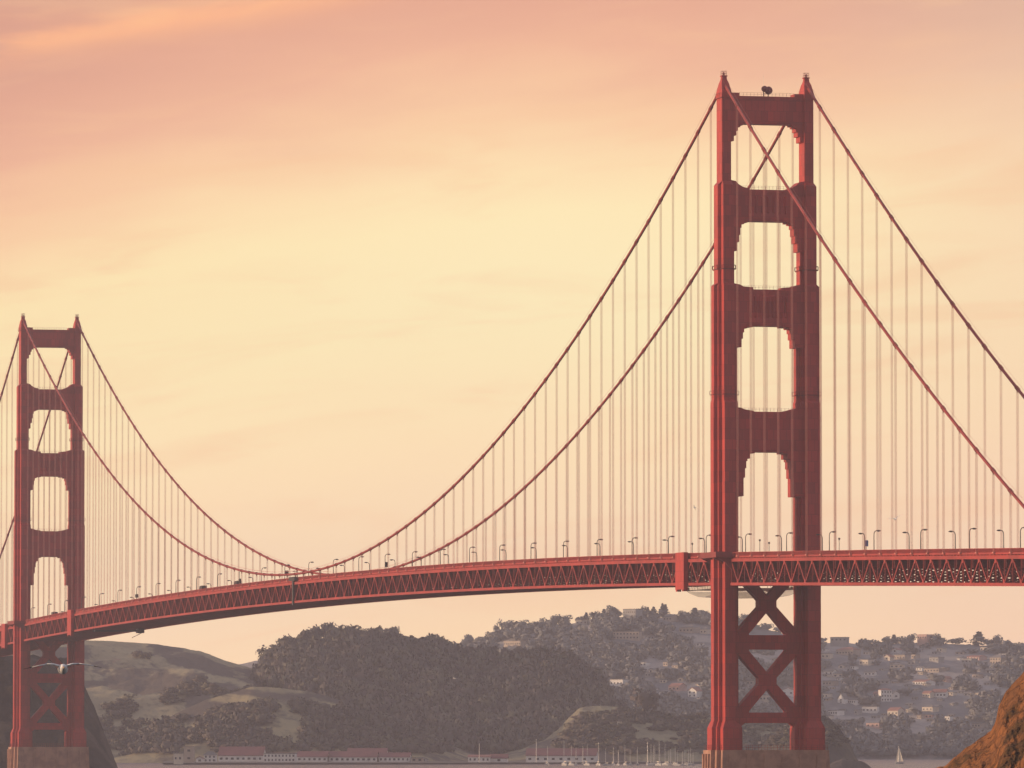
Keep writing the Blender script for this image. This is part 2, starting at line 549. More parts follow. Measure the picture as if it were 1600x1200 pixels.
def rock_material():
    m = bpy.data.materials.new('orange_rock')
    m.use_nodes = True
    t = NT(m.node_tree)
    b = t.n['Principled BSDF']
    b.inputs['Roughness'].default_value = 0.95
    b.inputs['Specular IOR Level'].default_value = 0.1
    geo = t.new('ShaderNodeNewGeometry')
    v = geo.outputs['Position']
    a = t.noise(v, 0.22, 8, 0.65, 0.8)
    c = t.mix(t.smooth(a, 0.35, 0.62), (0.50, 0.20, 0.068, 1), (0.32, 0.14, 0.058, 1))
    g = t.noise(v, 0.13, 7, 0.6, 0.5)
    c = t.mix(t.smooth(g, 0.52, 0.62, 0.0, 0.8), c, (0.085, 0.062, 0.03, 1))     # moss and dry grass
    f = t.noise(v, 1.4, 6, 0.7)
    c = t.mix(t.smooth(f, 0.5, 0.75, 0.0, 0.6), c, (0.12, 0.055, 0.028, 1))
    vo = t.new('ShaderNodeTexVoronoi', feature='DISTANCE_TO_EDGE')
    wv_ = t.new('ShaderNodeVectorMath', operation='ADD')
    nz = t.new('ShaderNodeTexNoise')
    nz.inputs['Scale'].default_value = 0.6
    nz.inputs['Detail'].default_value = 5.0
    t.l.new(v, nz.inputs['Vector'])
    t.l.new(v, wv_.inputs[0])
    sc_ = t.new('ShaderNodeVectorMath', operation='SCALE')
    t.l.new(nz.outputs['Color'], sc_.inputs[0])
    sc_.inputs['Scale'].default_value = 3.0
    t.l.new(sc_.outputs[0], wv_.inputs[1])
    t.l.new(wv_.outputs[0], vo.inputs['Vector'])
    vo.inputs['Scale'].default_value = 0.42
    crack = t.smooth(vo.outputs['Distance'], 0.0, 0.07)
    c = t.mix(t.math('MULTIPLY', t.math('SUBTRACT', 1.0, crack), 0.55), c, (0.06, 0.03, 0.016, 1))
    t.put(b.inputs['Base Color'], c)
    bn = t.new('ShaderNodeBump')
    bn.inputs['Strength'].default_value = 1.0
    bn.inputs['Distance'].default_value = 1.0
    t.l.new(t.math('MULTIPLY_ADD', crack, 0.35, t.noise(v, 1.1, 9, 0.74, 0.3)), bn.inputs['Height'])
    t.l.new(bn.outputs[0], b.inputs['Normal'])
    return m
M['rock'] = rock_material()


# ------------------------------------------------------------------ noise in numpy
def vnoise(x, y, seed):
    xi, yi = np.floor(x).astype(np.int64), np.floor(y).astype(np.int64)
    xf, yf = x - xi, y - yi
    u, v = xf * xf * (3 - 2 * xf), yf * yf * (3 - 2 * yf)

    def h(i, j):
        n = (i * 374761393 + j * 668265263 + seed * 982451653) & 0x7fffffff
        n = ((n ^ (n >> 13)) * 1274126177) & 0x7fffffff
        return ((n ^ (n >> 16)) & 0xffff) / 65535.0
    return (h(xi, yi) * (1 - u) + h(xi + 1, yi) * u) * (1 - v) + (h(xi, yi + 1) * (1 - u) + h(xi + 1, yi + 1) * u) * v


def fbm(x, y, seed, octv=5, rough=0.5):
    s, a, tot = 0, 1.0, 0
    for o in range(octv):
        s = s + a * (vnoise(x, y, seed + o * 17) - 0.5)
        tot += a
        x, y, a = x * 2.03 + 5.1, y * 2.03 + 1.7, a * rough
    return s / tot


# ------------------------------------------------------------------ terrain
class Hill:
    """a land form with a known skyline, rising from its foot (nearer) to its ridge (farther) and falling away behind"""
    def __init__(s, name, ridge, Dr, Df, mat, label=None, zf=-1.5, ncol=260, nrow=60, amp=12.0, nsc=0.006, back=500.0, prof=0.85, seed=1, jag=0.0, kind='structure'):
        rx = np.array([p[0] for p in ridge], float)
        ry = np.array([p[1] for p in ridge], float)
        px = np.linspace(rx[0], rx[-1], ncol)
        py = np.interp(px, rx, ry)
        k = max(3, ncol // 90)
        ker = np.ones(k) / k
        py = np.convolve(np.pad(py, k, mode='edge'), ker, 'same')[k:-k]
        if jag:
            py = py + jag * fbm(px * 0.06, px * 0 + 3.3, seed + 50, 5, 0.6)
        Drr = np.interp(px, rx, Dr) if hasattr(Dr, '__len__') else np.full(ncol, float(Dr))
        Dff = np.interp(px, rx, Df) if hasattr(Df, '__len__') else np.full(ncol, float(Df))
        ang = PITCH + np.arctan((600.0 - py) / FPX)
        zr = CZ + Drr * np.tan(ang)
        rows = []
        for i in range(nrow + 1):
            t = i / nrow
            D = Dff + (Drr - Dff) * t
            X = CX + FWH[0] * D + RGT[0] * (px - 800) / FPX * D * math.cos(PITCH)
            Y = CY + FWH[1] * D + RGT[1] * (px - 800) / FPX * D * math.cos(PITCH)
            z = zf + (zr - zf) * t ** prof
            z = z + amp * 2 * fbm(X * nsc, Y * nsc, seed, 6, 0.55) * min(1.0, 4 * t * (1 - t)) * np.clip((zr - zf) / 40.0, 0, 1)
            lim = CZ + (zr - CZ) * D / Drr
            z = np.where(zr > CZ, np.minimum(z, np.maximum(lim - 0.02 * (1 - t) * 40, zf)), z)
            z = np.maximum(z, zf)
            rows.append((X, Y, z, D))
        s.front = rows
        s.px = px
        for i in range(1, 9):
            u = i / 8
            D = Drr + back * u
            X = CX + FWH[0] * D + RGT[0] * (px - 800) / FPX * D * math.cos(PITCH)
            Y = CY + FWH[1] * D + RGT[1] * (px - 800) / FPX * D * math.cos(PITCH)
            rows = rows + [(X, Y, zr + (zf - zr) * (1 - math.cos(math.pi * u)) / 2, D)]
        P = np.stack([np.stack(r[:3], 1) for r in rows])
        nr = len(rows)
        idx = np.arange(nr * ncol).reshape(nr, ncol)
        f = np.stack([idx[:-1, :-1], idx[:-1, 1:], idx[1:, 1:], idx[1:, :-1]], -1).reshape(-1, 4)
        s.P = P
        s.obj = link(name, np_mesh(name, P.reshape(-1, 3), f, mat, smooth=True))
        tag(s.obj, label, None, None, kind)
        s.pyrows = np.stack([600 - FPX * np.tan(np.arctan((r[2] - CZ) / r[3]) - PITCH) for r in s.front])

    def locate(s, px, py):
        """the point of the near slope seen at that place, and its distance"""
        c = int(np.clip(np.searchsorted(s.px, px), 0, len(s.px) - 1))
        col = np.minimum.accumulate(s.pyrows[:, c])
        i = int(np.argmin(np.abs(col - py)))
        r = s.front[i]
        D = float(r[3][c])
        x, y = xy(px, D)
        return (x, y, float(r[2][c])), D

    def ridge_point(s, px, dz=0.0):
        c = int(np.clip(np.searchsorted(s.px, px), 0, len(s.px) - 1))
        r = s.front[-1]
        return (float(r[0][c]), float(r[1][c]), float(r[2][c]) + dz), float(r[3][c])


# water, one sheet far past everything
wv = MB()
wv.add([(-5200, -3000, 0), (7000, -3000, 0), (7000, 6600, 0), (-5200, 6600, 0)], [(0, 1, 2, 3)])
tag(wv.build('water', M['water']), kind='structure')

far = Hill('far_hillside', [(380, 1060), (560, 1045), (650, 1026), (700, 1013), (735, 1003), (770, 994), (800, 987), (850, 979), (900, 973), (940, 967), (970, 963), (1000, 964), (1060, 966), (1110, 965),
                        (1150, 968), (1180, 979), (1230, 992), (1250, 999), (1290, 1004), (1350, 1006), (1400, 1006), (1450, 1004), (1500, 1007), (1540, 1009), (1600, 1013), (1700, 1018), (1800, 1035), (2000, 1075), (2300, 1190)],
           7000, 6130, M['far_hill_hazed'], ncol=420, nrow=80, amp=16, nsc=0.005, prof=0.75, seed=3, back=550, jag=4)
blue_ridge = Hill('distant_ridge', [(250, 1070), (330, 1045), (385, 1036), (402, 1031), (430, 1035), (500, 1050), (600, 1080)], 7350, 7150, M['far_hill_hazed'], ncol=60, nrow=12, amp=3, seed=9, back=150)
grass = Hill('grassy_headland', [(-260, 1010), (-100, 1000), (0, 998), (60, 998), (130, 1000), (200, 1003), (250, 1007), (290, 1013), (315, 1018), (340, 1028), (370, 1037), (395, 1045), (430, 1060), (480, 1095), (560, 1150), (640, 1188)],
             5750, 5150, M['grass_hill'], ncol=340, nrow=110, amp=22, nsc=0.010, prof=0.8, seed=5, back=600, jag=3)
shoulder = Hill('scrub_shoulder', [(110, 1188), (170, 1172), (215, 1150), (265, 1120), (320, 1094), (360, 1083), (395, 1073), (430, 1074), (480, 1080), (540, 1096), (600, 1118), (690, 1160), (760, 1186)],
                5265, 5112, M['shoulder'], ncol=220, nrow=50, amp=7, nsc=0.012, prof=0.8, seed=11, back=250, jag=3)
wood = Hill('wooded_knoll', [(372, 1150), (385, 1095), (398, 1066), (410, 1043), (425, 1030), (450, 1015), (480, 1002), (510, 996), (560, 997), (600, 1000), (640, 1008), (690, 1014), (720, 1024), (760, 1030), (820, 1030),
                             (850, 1028), (890, 1036), (918, 1052), (940, 1076), (958, 1105), (985, 1122), (1010, 1135), (1040, 1188)],
            5720, 5275, M['forest_floor'], ncol=300, nrow=60, amp=8, nsc=0.01, prof=0.7, seed=13, back=300)
knoll = Hill('grassy_knoll', [(690, 1190), (760, 1183), (815, 1171), (850, 1156), (872, 1140), (890, 1120), (905, 1106), (940, 1102), (1000, 1110), (1050, 1117), (1110, 1119), (1150, 1124), (1200, 1122), (1260, 1122), (1300, 1130), (1340, 1188)],
             5262, 5070, M['knoll'], ncol=240, nrow=50, amp=6, nsc=0.012, prof=0.75, seed=17, back=250, jag=3)
headland = Hill('dark_headland', [(1150, 1212), (1180, 1175), (1215, 1144), (1250, 1122), (1278, 1117), (1297, 1123), (1314, 1140), (1328, 1163), (1340, 1188), (1352, 1204), (1362, 1216)],
                4500, 4300, M['headland'], ncol=200, nrow=70, amp=9, nsc=0.03, prof=0.7, seed=19, back=160, jag=5)
rocks = Hill('shore_rocks', [(1282, 1206), (1296, 1194), (1315, 1187), (1335, 1186), (1350, 1191), (1360, 1199), (1372, 1210)], 4160, 4080, M['cliff'], ncol=80, nrow=30, amp=2, nsc=0.06, prof=0.5, seed=23, back=80, jag=7)
lime = Hill('dark_cliff', [(-380, 1010), (-120, 1018), (-30, 1022), (0, 1024), (60, 1024), (105, 1026), (122, 1048), (138, 1085), (152, 1118), (168, 1158), (186, 1200), (200, 1214)],
            3640, 3440, M['cliff'], ncol=260, nrow=60, amp=10, nsc=0.03, prof=0.6, seed=29, back=200, jag=14)
# quay apron of the small harbour
q = MB()
cs = [xy(p, d) for p, d in ((255, 4700), (700, 4760), (1108, 4930), (1180, 5200), (255, 5200))]
q.loft([[(x, y, -1.0) for x, y in cs], [(x, y, 1.3) for x, y in cs]])
tag(q.build('quay_ground', M['shore']), kind='structure')


# ------------------------------------------------------------------ orange rock bluff close by, in the lower corner
def bluff():
    ridge = [(1395, 1232), (1440, 1212), (1472, 1198), (1500, 1177), (1528, 1155), (1548, 1143), (1555, 1128), (1560, 1104), (1572, 1080), (1588, 1062), (1600, 1048), (1640, 1010), (1700, 985), (1790, 985), (1900, 1080), (1960, 1240)]
    rx = np.array([p[0] for p in ridge], float)
    ry = np.array([p[1] for p in ridge], float)
    nc, nr = 420, 150
    px = np.linspace(rx[0], rx[-1], nc)
    py = np.interp(px, rx, ry) + 9 * fbm(px * 0.05, px * 0 + 9.1, 41, 5, 0.6)
    Dr, Df = 925.0, 880.0
    zr = CZ + Dr * np.tan(PITCH + np.arctan((600 - py) / FPX))
    P = []
    for i in range(nr + 1):
        t = i / nr
        D = Df + (Dr - Df) * t
        X = CX + FWH[0] * D + RGT[0] * (px - 800) / FPX * D
        Y = CY + FWH[1] * D + RGT[1] * (px - 800) / FPX * D
        z = -1.5 + (zr + 1.5) * t ** 0.62
        along = (px - 800) / FPX * 900
        n = 6.5 * fbm(along * 0.17 + z * 0.09, z * 0.2 - along * 0.05, 43, 7, 0.62) + 1.7 * (0.5 - np.abs(fbm(along * 0.36 - z * 0.2, z * 0.36 + along * 0.25, 47, 6, 0.6)) * 4) + 0.8 * fbm(along * 1.3, z * 1.3, 49, 4, 0.7)
        w = min(1.0, 5 * t) * min(1.0, 6 * (1 - t))
        X = X - FWH[0] * n * w
        Y = Y - FWH[1] * n * w
        P.append(np.stack([X, Y, np.maximum(z, -1.5)], 1))
    for i in range(1, 7):
        u = i / 6
        D = Dr + 45 * u
        X = CX + FWH[0] * D + RGT[0] * (px - 800) / FPX * D
        Y = CY + FWH[1] * D + RGT[1] * (px - 800) / FPX * D
        P.append(np.stack([X, Y, zr + (-1.5 - zr) * u ** 1.6], 1))
    P = np.stack(P)
    idx = np.arange(P.shape[0] * nc).reshape(P.shape[0], nc)
    f = np.stack([idx[:-1, :-1], idx[:-1, 1:], idx[1:, 1:], idx[1:, :-1]], -1).reshape(-1, 4)
    tag(link('rock_bluff', np_mesh('rock_bluff', P.reshape(-1, 3), f, M['rock'], smooth=True)), kind='structure')
bluff()

# ------------------------------------------------------------------ the bridge
SPAN, SIDE, XC = 1280.0, 343.0, 13.716


def zr(Y):
    """top of the railing along the deck"""
    if 0 <= Y <= SPAN:
        return 83.3 - 6.9 * ((Y - 640.0) / 640.0) ** 2
    d = -Y if Y < 0 else Y - SPAN
    return 76.4 - 0.0216 * d - 0.000004 * d * d


def zc(Y):
    """axis of a main cable"""
    if 0 <= Y <= SPAN:
        return 84.6 + 141.9 * ((Y - 640.0) / 640.0) ** 2
    d = -Y if Y < 0 else Y - SPAN
    return 226.5 - 0.565 * d + 2.71e-4 * d * d


bridge = tag(empty('suspension_bridge', (0, 0, 0)), 'red steel suspension bridge with two towers crossing the whole view', 'bridge')


def plan(w, d, grow=0.0):
    w0, w1, w2 = (a + grow for a in w)
    d0, d1, d2 = (a + grow for a in d)
    q = [(w0, -d0), (w0, -d1), (w1, -d1), (w1, -d2), (w2, -d2), (w2, d2), (w1, d2), (w1, d1), (w0, d1), (w0, d0)]
    return q + [(-x, -y) for x, y in q]


PA = ((1.80, 2.85, 4.05), (6.9, 3.3, 1.75))
PB = ((1.75, 2.75, 3.85), (5.9, 2.8, 1.6))
PC = ((1.70, 2.60, 2.72), (5.2, 2.4, 2.3))
PD = ((1.44, 1.50, 1.54), (3.3, 3.15, 3.0))


def stepped_half(top_fillet, zt, steps, zb, xin):
    """outline of one portal strut with its stepped corner brackets, from the leg inwards; both halves"""
    right = []
    for hw, dz in top_fillet:                   # from the leg inwards, along the top
        right.append((hw, zt + dz))
    bottom = []
    last = None
    for hw, dz in steps:                        # from the middle outwards, underneath
        if last is not None:
            bottom.append((hw - 0.0, zb + last))
        bottom.append((hw, zb + dz))
        last = dz
    bottom.append((xin, zb + last))
    # order: top right -> (top centre implied) -> top left -> bottom left -> bottom right
    tl = [(-x, z) for x, z in right]
    pts = right + tl[::-1]
    bl = [(-x, z) for x, z in bottom]
    pts += bl[::-1] + bottom
    return pts


STRUTS = [
    # z bottom, z top, depth, leg inner reach, steps under, fillet over, ribs
    (213.4, 222.3, 2.3, 13.0, [(8.0, 0.0), (8.0, -0.5), (8.9, -1.1), (9.7, -2.3), (10.2, -3.8), (11.0, -5.6)], [(13.0, 1.0), (9.2, 1.0), (9.2, 0.0)], 0),
    (182.2, 192.3, 2.9, 12.6, [(6.6, 0.0), (6.6, -0.5), (7.8, -1.0), (8.7, -2.2), (9.1, -4.5), (9.5, -6.8), (10.2, -9.6)], [(12.6, 3.0), (10.6, 2.6), (9.6, 1.6), (8.2, 0.8), (6.2, 0.3), (6.2, 0.0)], 7),
    (148.7, 160.3, 3.3, 12.2, [(4.9, 0.0), (4.9, -0.4), (7.0, -0.9), (8.0, -2.2), (8.4, -4.2), (8.9, -6.9)], [(12.2, 2.0), (9.4, 1.5), (8.2, 0.9), (5.0, 0.7), (5.0, 0.0)], 9),
    (108.4, 121.2, 3.7, 12.2, [(4.7, 0.0), (4.7, -0.5), (6.2, -1.0), (6.2, -2.2), (7.1, -3.0), (7.5, -5.3), (7.9, -8.3), (8.4, -14.2)], [(12.2, 1.6), (9.2, 1.2), (7.6, 0.6), (5.0, 0.25), (5.0, 0.0)], 0),
]


def make_tower(Y0):
    tw = empty('tower', (0, Y0, 0), 0, bridge)
    for sx in (-1, 1):
        b = MB()
        rings = []
        for z, pl, g in ((12.0, PA, 1.0), (20.4, PA, 1.0), (22.8, PA, 0.0), (124.0, PA, 0.0), (124.8, PB, 0.0), (161.4, PB, 0.0), (162.2, PC, 0.0), (193.6, PC, 0.0), (194.8, PD, 0.0), (221.9, PD, 0.0)):
            rings.append([(x + sx * XC, y, z) for x, y in plan(*pl, g)])
        b.loft(rings)
        # plate seams: shallow raised belts between the shop-built sections
        for z in np.arange(34.0, 120.0, 10.7):
            b.loft([[(x + sx * XC, y, zz) for x, y in plan(*PA, 0.035)] for zz in (z, z + 0.22)])
        for z in np.arange(134.0, 160.0, 10.7):
            b.loft([[(x + sx * XC, y, zz) for x, y in plan(*PB, 0.035)] for zz in (z, z + 0.22)])
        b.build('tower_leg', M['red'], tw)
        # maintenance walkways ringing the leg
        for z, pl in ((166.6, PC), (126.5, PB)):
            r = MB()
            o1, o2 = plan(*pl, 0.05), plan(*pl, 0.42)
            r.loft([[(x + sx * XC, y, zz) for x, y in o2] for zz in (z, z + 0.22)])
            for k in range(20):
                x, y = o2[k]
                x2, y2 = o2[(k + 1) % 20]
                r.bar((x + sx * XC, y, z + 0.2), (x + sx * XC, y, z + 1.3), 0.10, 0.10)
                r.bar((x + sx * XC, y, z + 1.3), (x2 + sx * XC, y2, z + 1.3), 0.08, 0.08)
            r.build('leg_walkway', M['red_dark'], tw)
        # saddle housing, pinnacle and beacon
        h = MB()
        rect = lambda w, d, z: [(sx * XC - w, -d, z), (sx * XC + w, -d, z), (sx * XC + w, d, z), (sx * XC - w, d, z)]
        h.loft([rect(1.62, 3.6, 221.7), rect(1.62, 3.6, 223.2), rect(1.45, 3.0, 224.4), rect(1.15, 1.9, 226.4), rect(0.85, 1.0, 227.4), rect(0.72, 0.8, 228.5), rect(0.95, 1.0, 228.55), rect(0.95, 1.0, 228.9)])
        h.build('saddle_housing', M['red'], tw)
        c = MB()
        for ax in (-0.7, 0.7):
            for ay in (-0.75, 0.75):
                c.bar((sx * XC + ax, ay, 228.8), (sx * XC + ax, ay, 230.3), 0.09, 0.09)
        for zz in (229.5, 230.3):
            for a, bb in (((-0.7, -0.75), (0.7, -0.75)), ((0.7, -0.75), (0.7, 0.75)), ((0.7, 0.75), (-0.7, 0.75)), ((-0.7, 0.75), (-0.7, -0.75))):
                c.bar((sx * XC + a[0], a[1], zz), (sx * XC + bb[0], bb[1], zz), 0.07, 0.07)
        c.tube([(sx * XC, 0, 228.8), (sx * XC, 0, 229.6), (sx * XC, 0, 230.1)], [0.28, 0.32, 0.12], 10)
        c.build('beacon', M['red_dark'], tw)
        # corner platform railing beside the housing
        g = MB()
        xs = sx * (XC + 1.9)
        g.box(min(xs, sx * (XC + 1.2)), max(xs, sx * (XC + 1.2)), -3.6, 3.6, 221.5, 221.7)
        for yy in (-3.5, -1.2, 1.2, 3.5):
            g.bar((xs, yy, 221.7), (xs, yy, 223.1), 0.08, 0.08)
        g.bar((xs, -3.5, 223.1), (xs, 3.5, 223.1), 0.07, 0.07)
        g.build('top_railing', M['red_dark'], tw)
    for zb, zt, dep, xin, steps, fil, ribs in STRUTS:
        s = MB()
        s.prism_y(stepped_half(fil, zt, steps, zb, xin), -dep, dep)
        for fy in (-1, 1):
            y0, y1 = sorted((fy * (dep - 0.1), fy * (dep + 0.22)))
            s.box(-xin, xin, y0, y1, zb + 0.5, zb + 1.0)
            s.box(-xin, xin, y0, y1, zt - 1.1, zt - 0.6)
            if ribs:
                for k in range(ribs):
                    x = (k - (ribs - 1) / 2) * 11.6 / (ribs - 1)
                    y2, y3 = sorted((fy * (dep - 0.1), fy * (dep + 0.45)))
                    zlo, zhi = zb + 2.4, zt - 1.9
                    s.add([(x - 0.42, y2 if fy > 0 else y3, zlo), (x, fy * (dep + 0.5), zlo + 0.6), (x + 0.42, y2 if fy > 0 else y3, zlo),
                           (x - 0.42, y2 if fy > 0 else y3, zhi), (x, fy * (dep + 0.5), zhi - 0.6), (x + 0.42, y2 if fy > 0 else y3, zhi)],
                          [(0, 1, 4, 3), (1, 2, 5, 4), (0, 2, 1), (3, 4, 5)])
        s.build('portal_strut', M['red'], tw)
        g = MB()
        n = 15
        for k in range(n + 1):
            x = -9.0 + 18.0 * k / n
            g.bar((x, -dep + 0.3, zt), (x, -dep + 0.3, zt + 1.15), 0.06, 0.06)
        for zz in (zt + 0.6, zt + 1.15):
            g.bar((-9.0, -dep + 0.3, zz), (9.0, -dep + 0.3, zz), 0.05, 0.05)
        g.build('strut_railing', M['red_dark'], tw)
    for zcx in (35.4, 60.0):
        s = MB()
        qd = [(0.2, 2.7), (6.2, 9.6), (6.2, 10.2), (11.2, 10.2), (11.2, 9.9), (2.95, 1.0)]
        pts = qd + [(x, -z) for x, z in qd[::-1]]
        pts += [(-x, -z) for x, z in qd] + [(-x, z) for x, z in qd[::-1]]
        s.prism_y([(x, zcx + z) for x, z in pts], -1.9, 1.9)
        s.build('cross_brace', M['red'], tw)
    for z0, z1 in ((45.4, 50.0), (22.0, 25.35)):
        s = MB()
        s.box(-11.6, 11.6, -2.2, 2.2, z0, z1)
        if z0 < 30:
            for sx in (-1, 1):
                s.prism_y([(sx * 11.6, 19.4), (sx * 9.0, 20.8), (sx * 7.4, 22.1), (sx * 11.6, 22.1)], -1.8, 1.8)
        s.build('horizontal_brace', M['red'], tw)
    # balcony of the pavement round the outside of each leg
    for sx in (-1, 1):
        s = MB()
        z = zr(Y0)
        xo, xi_ = sx * (XC + 5.6), sx * (XC + 0.3)
        lo, hi = min(xo, xi_), max(xo, xi_)
        s.box(lo, hi, -9.8, 9.8, z - 1.9, z - 1.45)
        s.box(min(xo, xo - sx * 0.15), max(xo, xo - sx * 0.15), -9.8, 9.8, z - 1.45, z - 0.1)
        for fy in (-1, 1):
            y0, y1 = sorted((fy * 9.8, fy * 9.65))
            s.box(lo, hi, y0, y1, z - 1.45, z - 0.1)
        for yy in (-8.6, -4.6, 0.0, 4.6, 8.6):
            s.add([(xi_, yy - 0.25, z - 1.9), (xo - sx * 0.3, yy - 0.25, z - 1.9), (xi_, yy - 0.25, z - 5.6), (sx * (XC + 2.6), yy - 0.25, z - 3.2),
                   (xi_, yy + 0.25, z - 1.9), (xo - sx * 0.3, yy + 0.25, z - 1.9), (xi_, yy + 0.25, z - 5.6), (sx * (XC + 2.6), yy + 0.25, z - 3.2)],
                  [(0, 1, 3, 2), (4, 6, 7, 5), (1, 5, 7, 3), (3, 7, 6, 2)])
        s.build('walkway_balcony', M['red_dark'], tw)
    return tw


make_tower(0.0)
make_tower(SPAN)


def make_pier(Y0):
    p = MB()
    pl = ((17.0, 18.3, 19.6), (9.0, 6.8, 4.4))
    p.loft([[(x, y + Y0, z) for x, y in plan(*pl, g)] for z, g in ((-1.5, 0.5), (9.0, 0.15), (12.6, 0.0), (13.4, 0.0))])
    # upright buttress ribs on the faces
    for x in (-14.5, -8.7, -2.9, 2.9, 8.7, 14.5):
        p.box(x - 0.5, x + 0.5, Y0 - 9.6, Y0 - 8.9, -1.4, 12.2)
    for y in (-3.0, 0.0, 3.0):
        p.box(-20.3, -19.4, Y0 + y - 0.4, Y0 + y + 0.4, -1.4, 12.2)
    o = p.build('pier', M['concrete'], bridge)
    r = MB()
    loop = plan(*pl, -0.4)
    pts = []
    for k in range(20):
        a, b = Vector((*loop[k], 0)), Vector((*loop[(k + 1) % 20], 0))
        n = max(1, int((b - a).length / 2.0))
        pts += [a.lerp(b, i / n) for i in range(n)]
    for i, a in enumerate(pts):
        b = pts[(i + 1) % len(pts)]
        r.bar((a.x, a.y + Y0, 13.4), (a.x, a.y + Y0, 15.0), 0.09, 0.09)
        for zz in (14.2, 15.0):
            r.bar((a.x, a.y + Y0, zz), (b.x, b.y + Y0, zz), 0.07, 0.07)
    r.build('pier_railing', M['red_dark'], o)


make_pier(0.0)
make_pier(SPAN)

# main cables
cab_Y = list(np.linspace(-SIDE, 0, 46)) + list(np.linspace(0, SPAN, 169))[1:] + list(np.linspace(SPAN, SPAN + SIDE, 46))[1:]
sus_Y = [15.24 * k for k in range(1, 84)] + [-15.24 * k for k in range(1, 21)] + [SPAN + 15.24 * k for k in range(1, 20)]
for sx in (-1, 1):
    b = MB()
    b.tube([(sx * XC, y, zc(y)) for y in cab_Y], 0.47, 12)
    mc = b.build('main_cable', M['cable_red'], bridge, smooth=True)
    h = MB()
    for dx in (-0.55, 0.55):
        h.tube([(sx * XC + dx, y, zc(y) + 1.25) for y in cab_Y], 0.035, 4)
    h.build('hand_rope', M['rope'], mc)
    k = MB()
    for y in sus_Y:
        sl = (zc(y + 0.5) - zc(y - 0.5))
        d = Vector((0, 1, sl)).normalized()
        c = Vector((sx * XC, y, zc(y)))
        for s_ in (-1.0, 0.35):
            k.tube([c + d * s_, c + d * (s_ + 0.65)], 0.62, 10)
        k.tube([c + d * 0.1 + Vector((0, 0, -0.45)), c + Vector((0, 0, -1.25))], 0.16, 6)
    tag(k.build('cable_band', M['cable_red'], mc), kind='stuff')


# suspenders: four wire ropes each; the hundred that show largest are parts of their own
def rope_set(b, sx, y):
    zt, zb = zc(y) - 0.4, zr(y) - 2.0
    for dx in (-0.2, 0.2):
        for dy in (-0.34, 0.34):
            b.tube([(sx * XC + dx, y + dy, zb), (sx * XC + dx, y + dy, zt)], 0.038, 5, cap=False)
    for dz in (0.6, ):
        b.box(sx * XC - 0.35, sx * XC + 0.35, y - 0.55, y + 0.55, zb + dz, zb + dz + 0.35)


order = sorted([(-((zc(y) - zr(y)) / (2184 + y)), sx, y) for sx in (-1, 1) for y in sus_Y if -300 < y < 1340 and zc(y) - zr(y) > 0.2])
for _, sx, y in order[:100]:
    b = MB()
    rope_set(b, sx, y)
    b.build('suspender', M['rope'], bridge)
b = MB()
for _, sx, y in order[100:]:
    rope_set(b, sx, y)
for sx in (-1, 1):
    for y in sus_Y:
        if not -300 < y < 1340 and zc(y) - zr(y) > 0.2:
            rope_set(b, sx, y)
tag(b.build('suspender', M['rope'], bridge), kind='stuff')


def sweep(b, prof, Ys, x0, mi=0):
    """rectangle (xa, xb, za, zb) relative to the railing line, carried along the deck"""
    xa, xb, za, zb = prof
    b.loft([[(x0 + xa, y, zr(y) + za), (x0 + xb, y, zr(y) + za), (x0 + xb, y, zr(y) + zb), (x0 + xa, y, zr(y) + zb)] for y in Ys], mi)


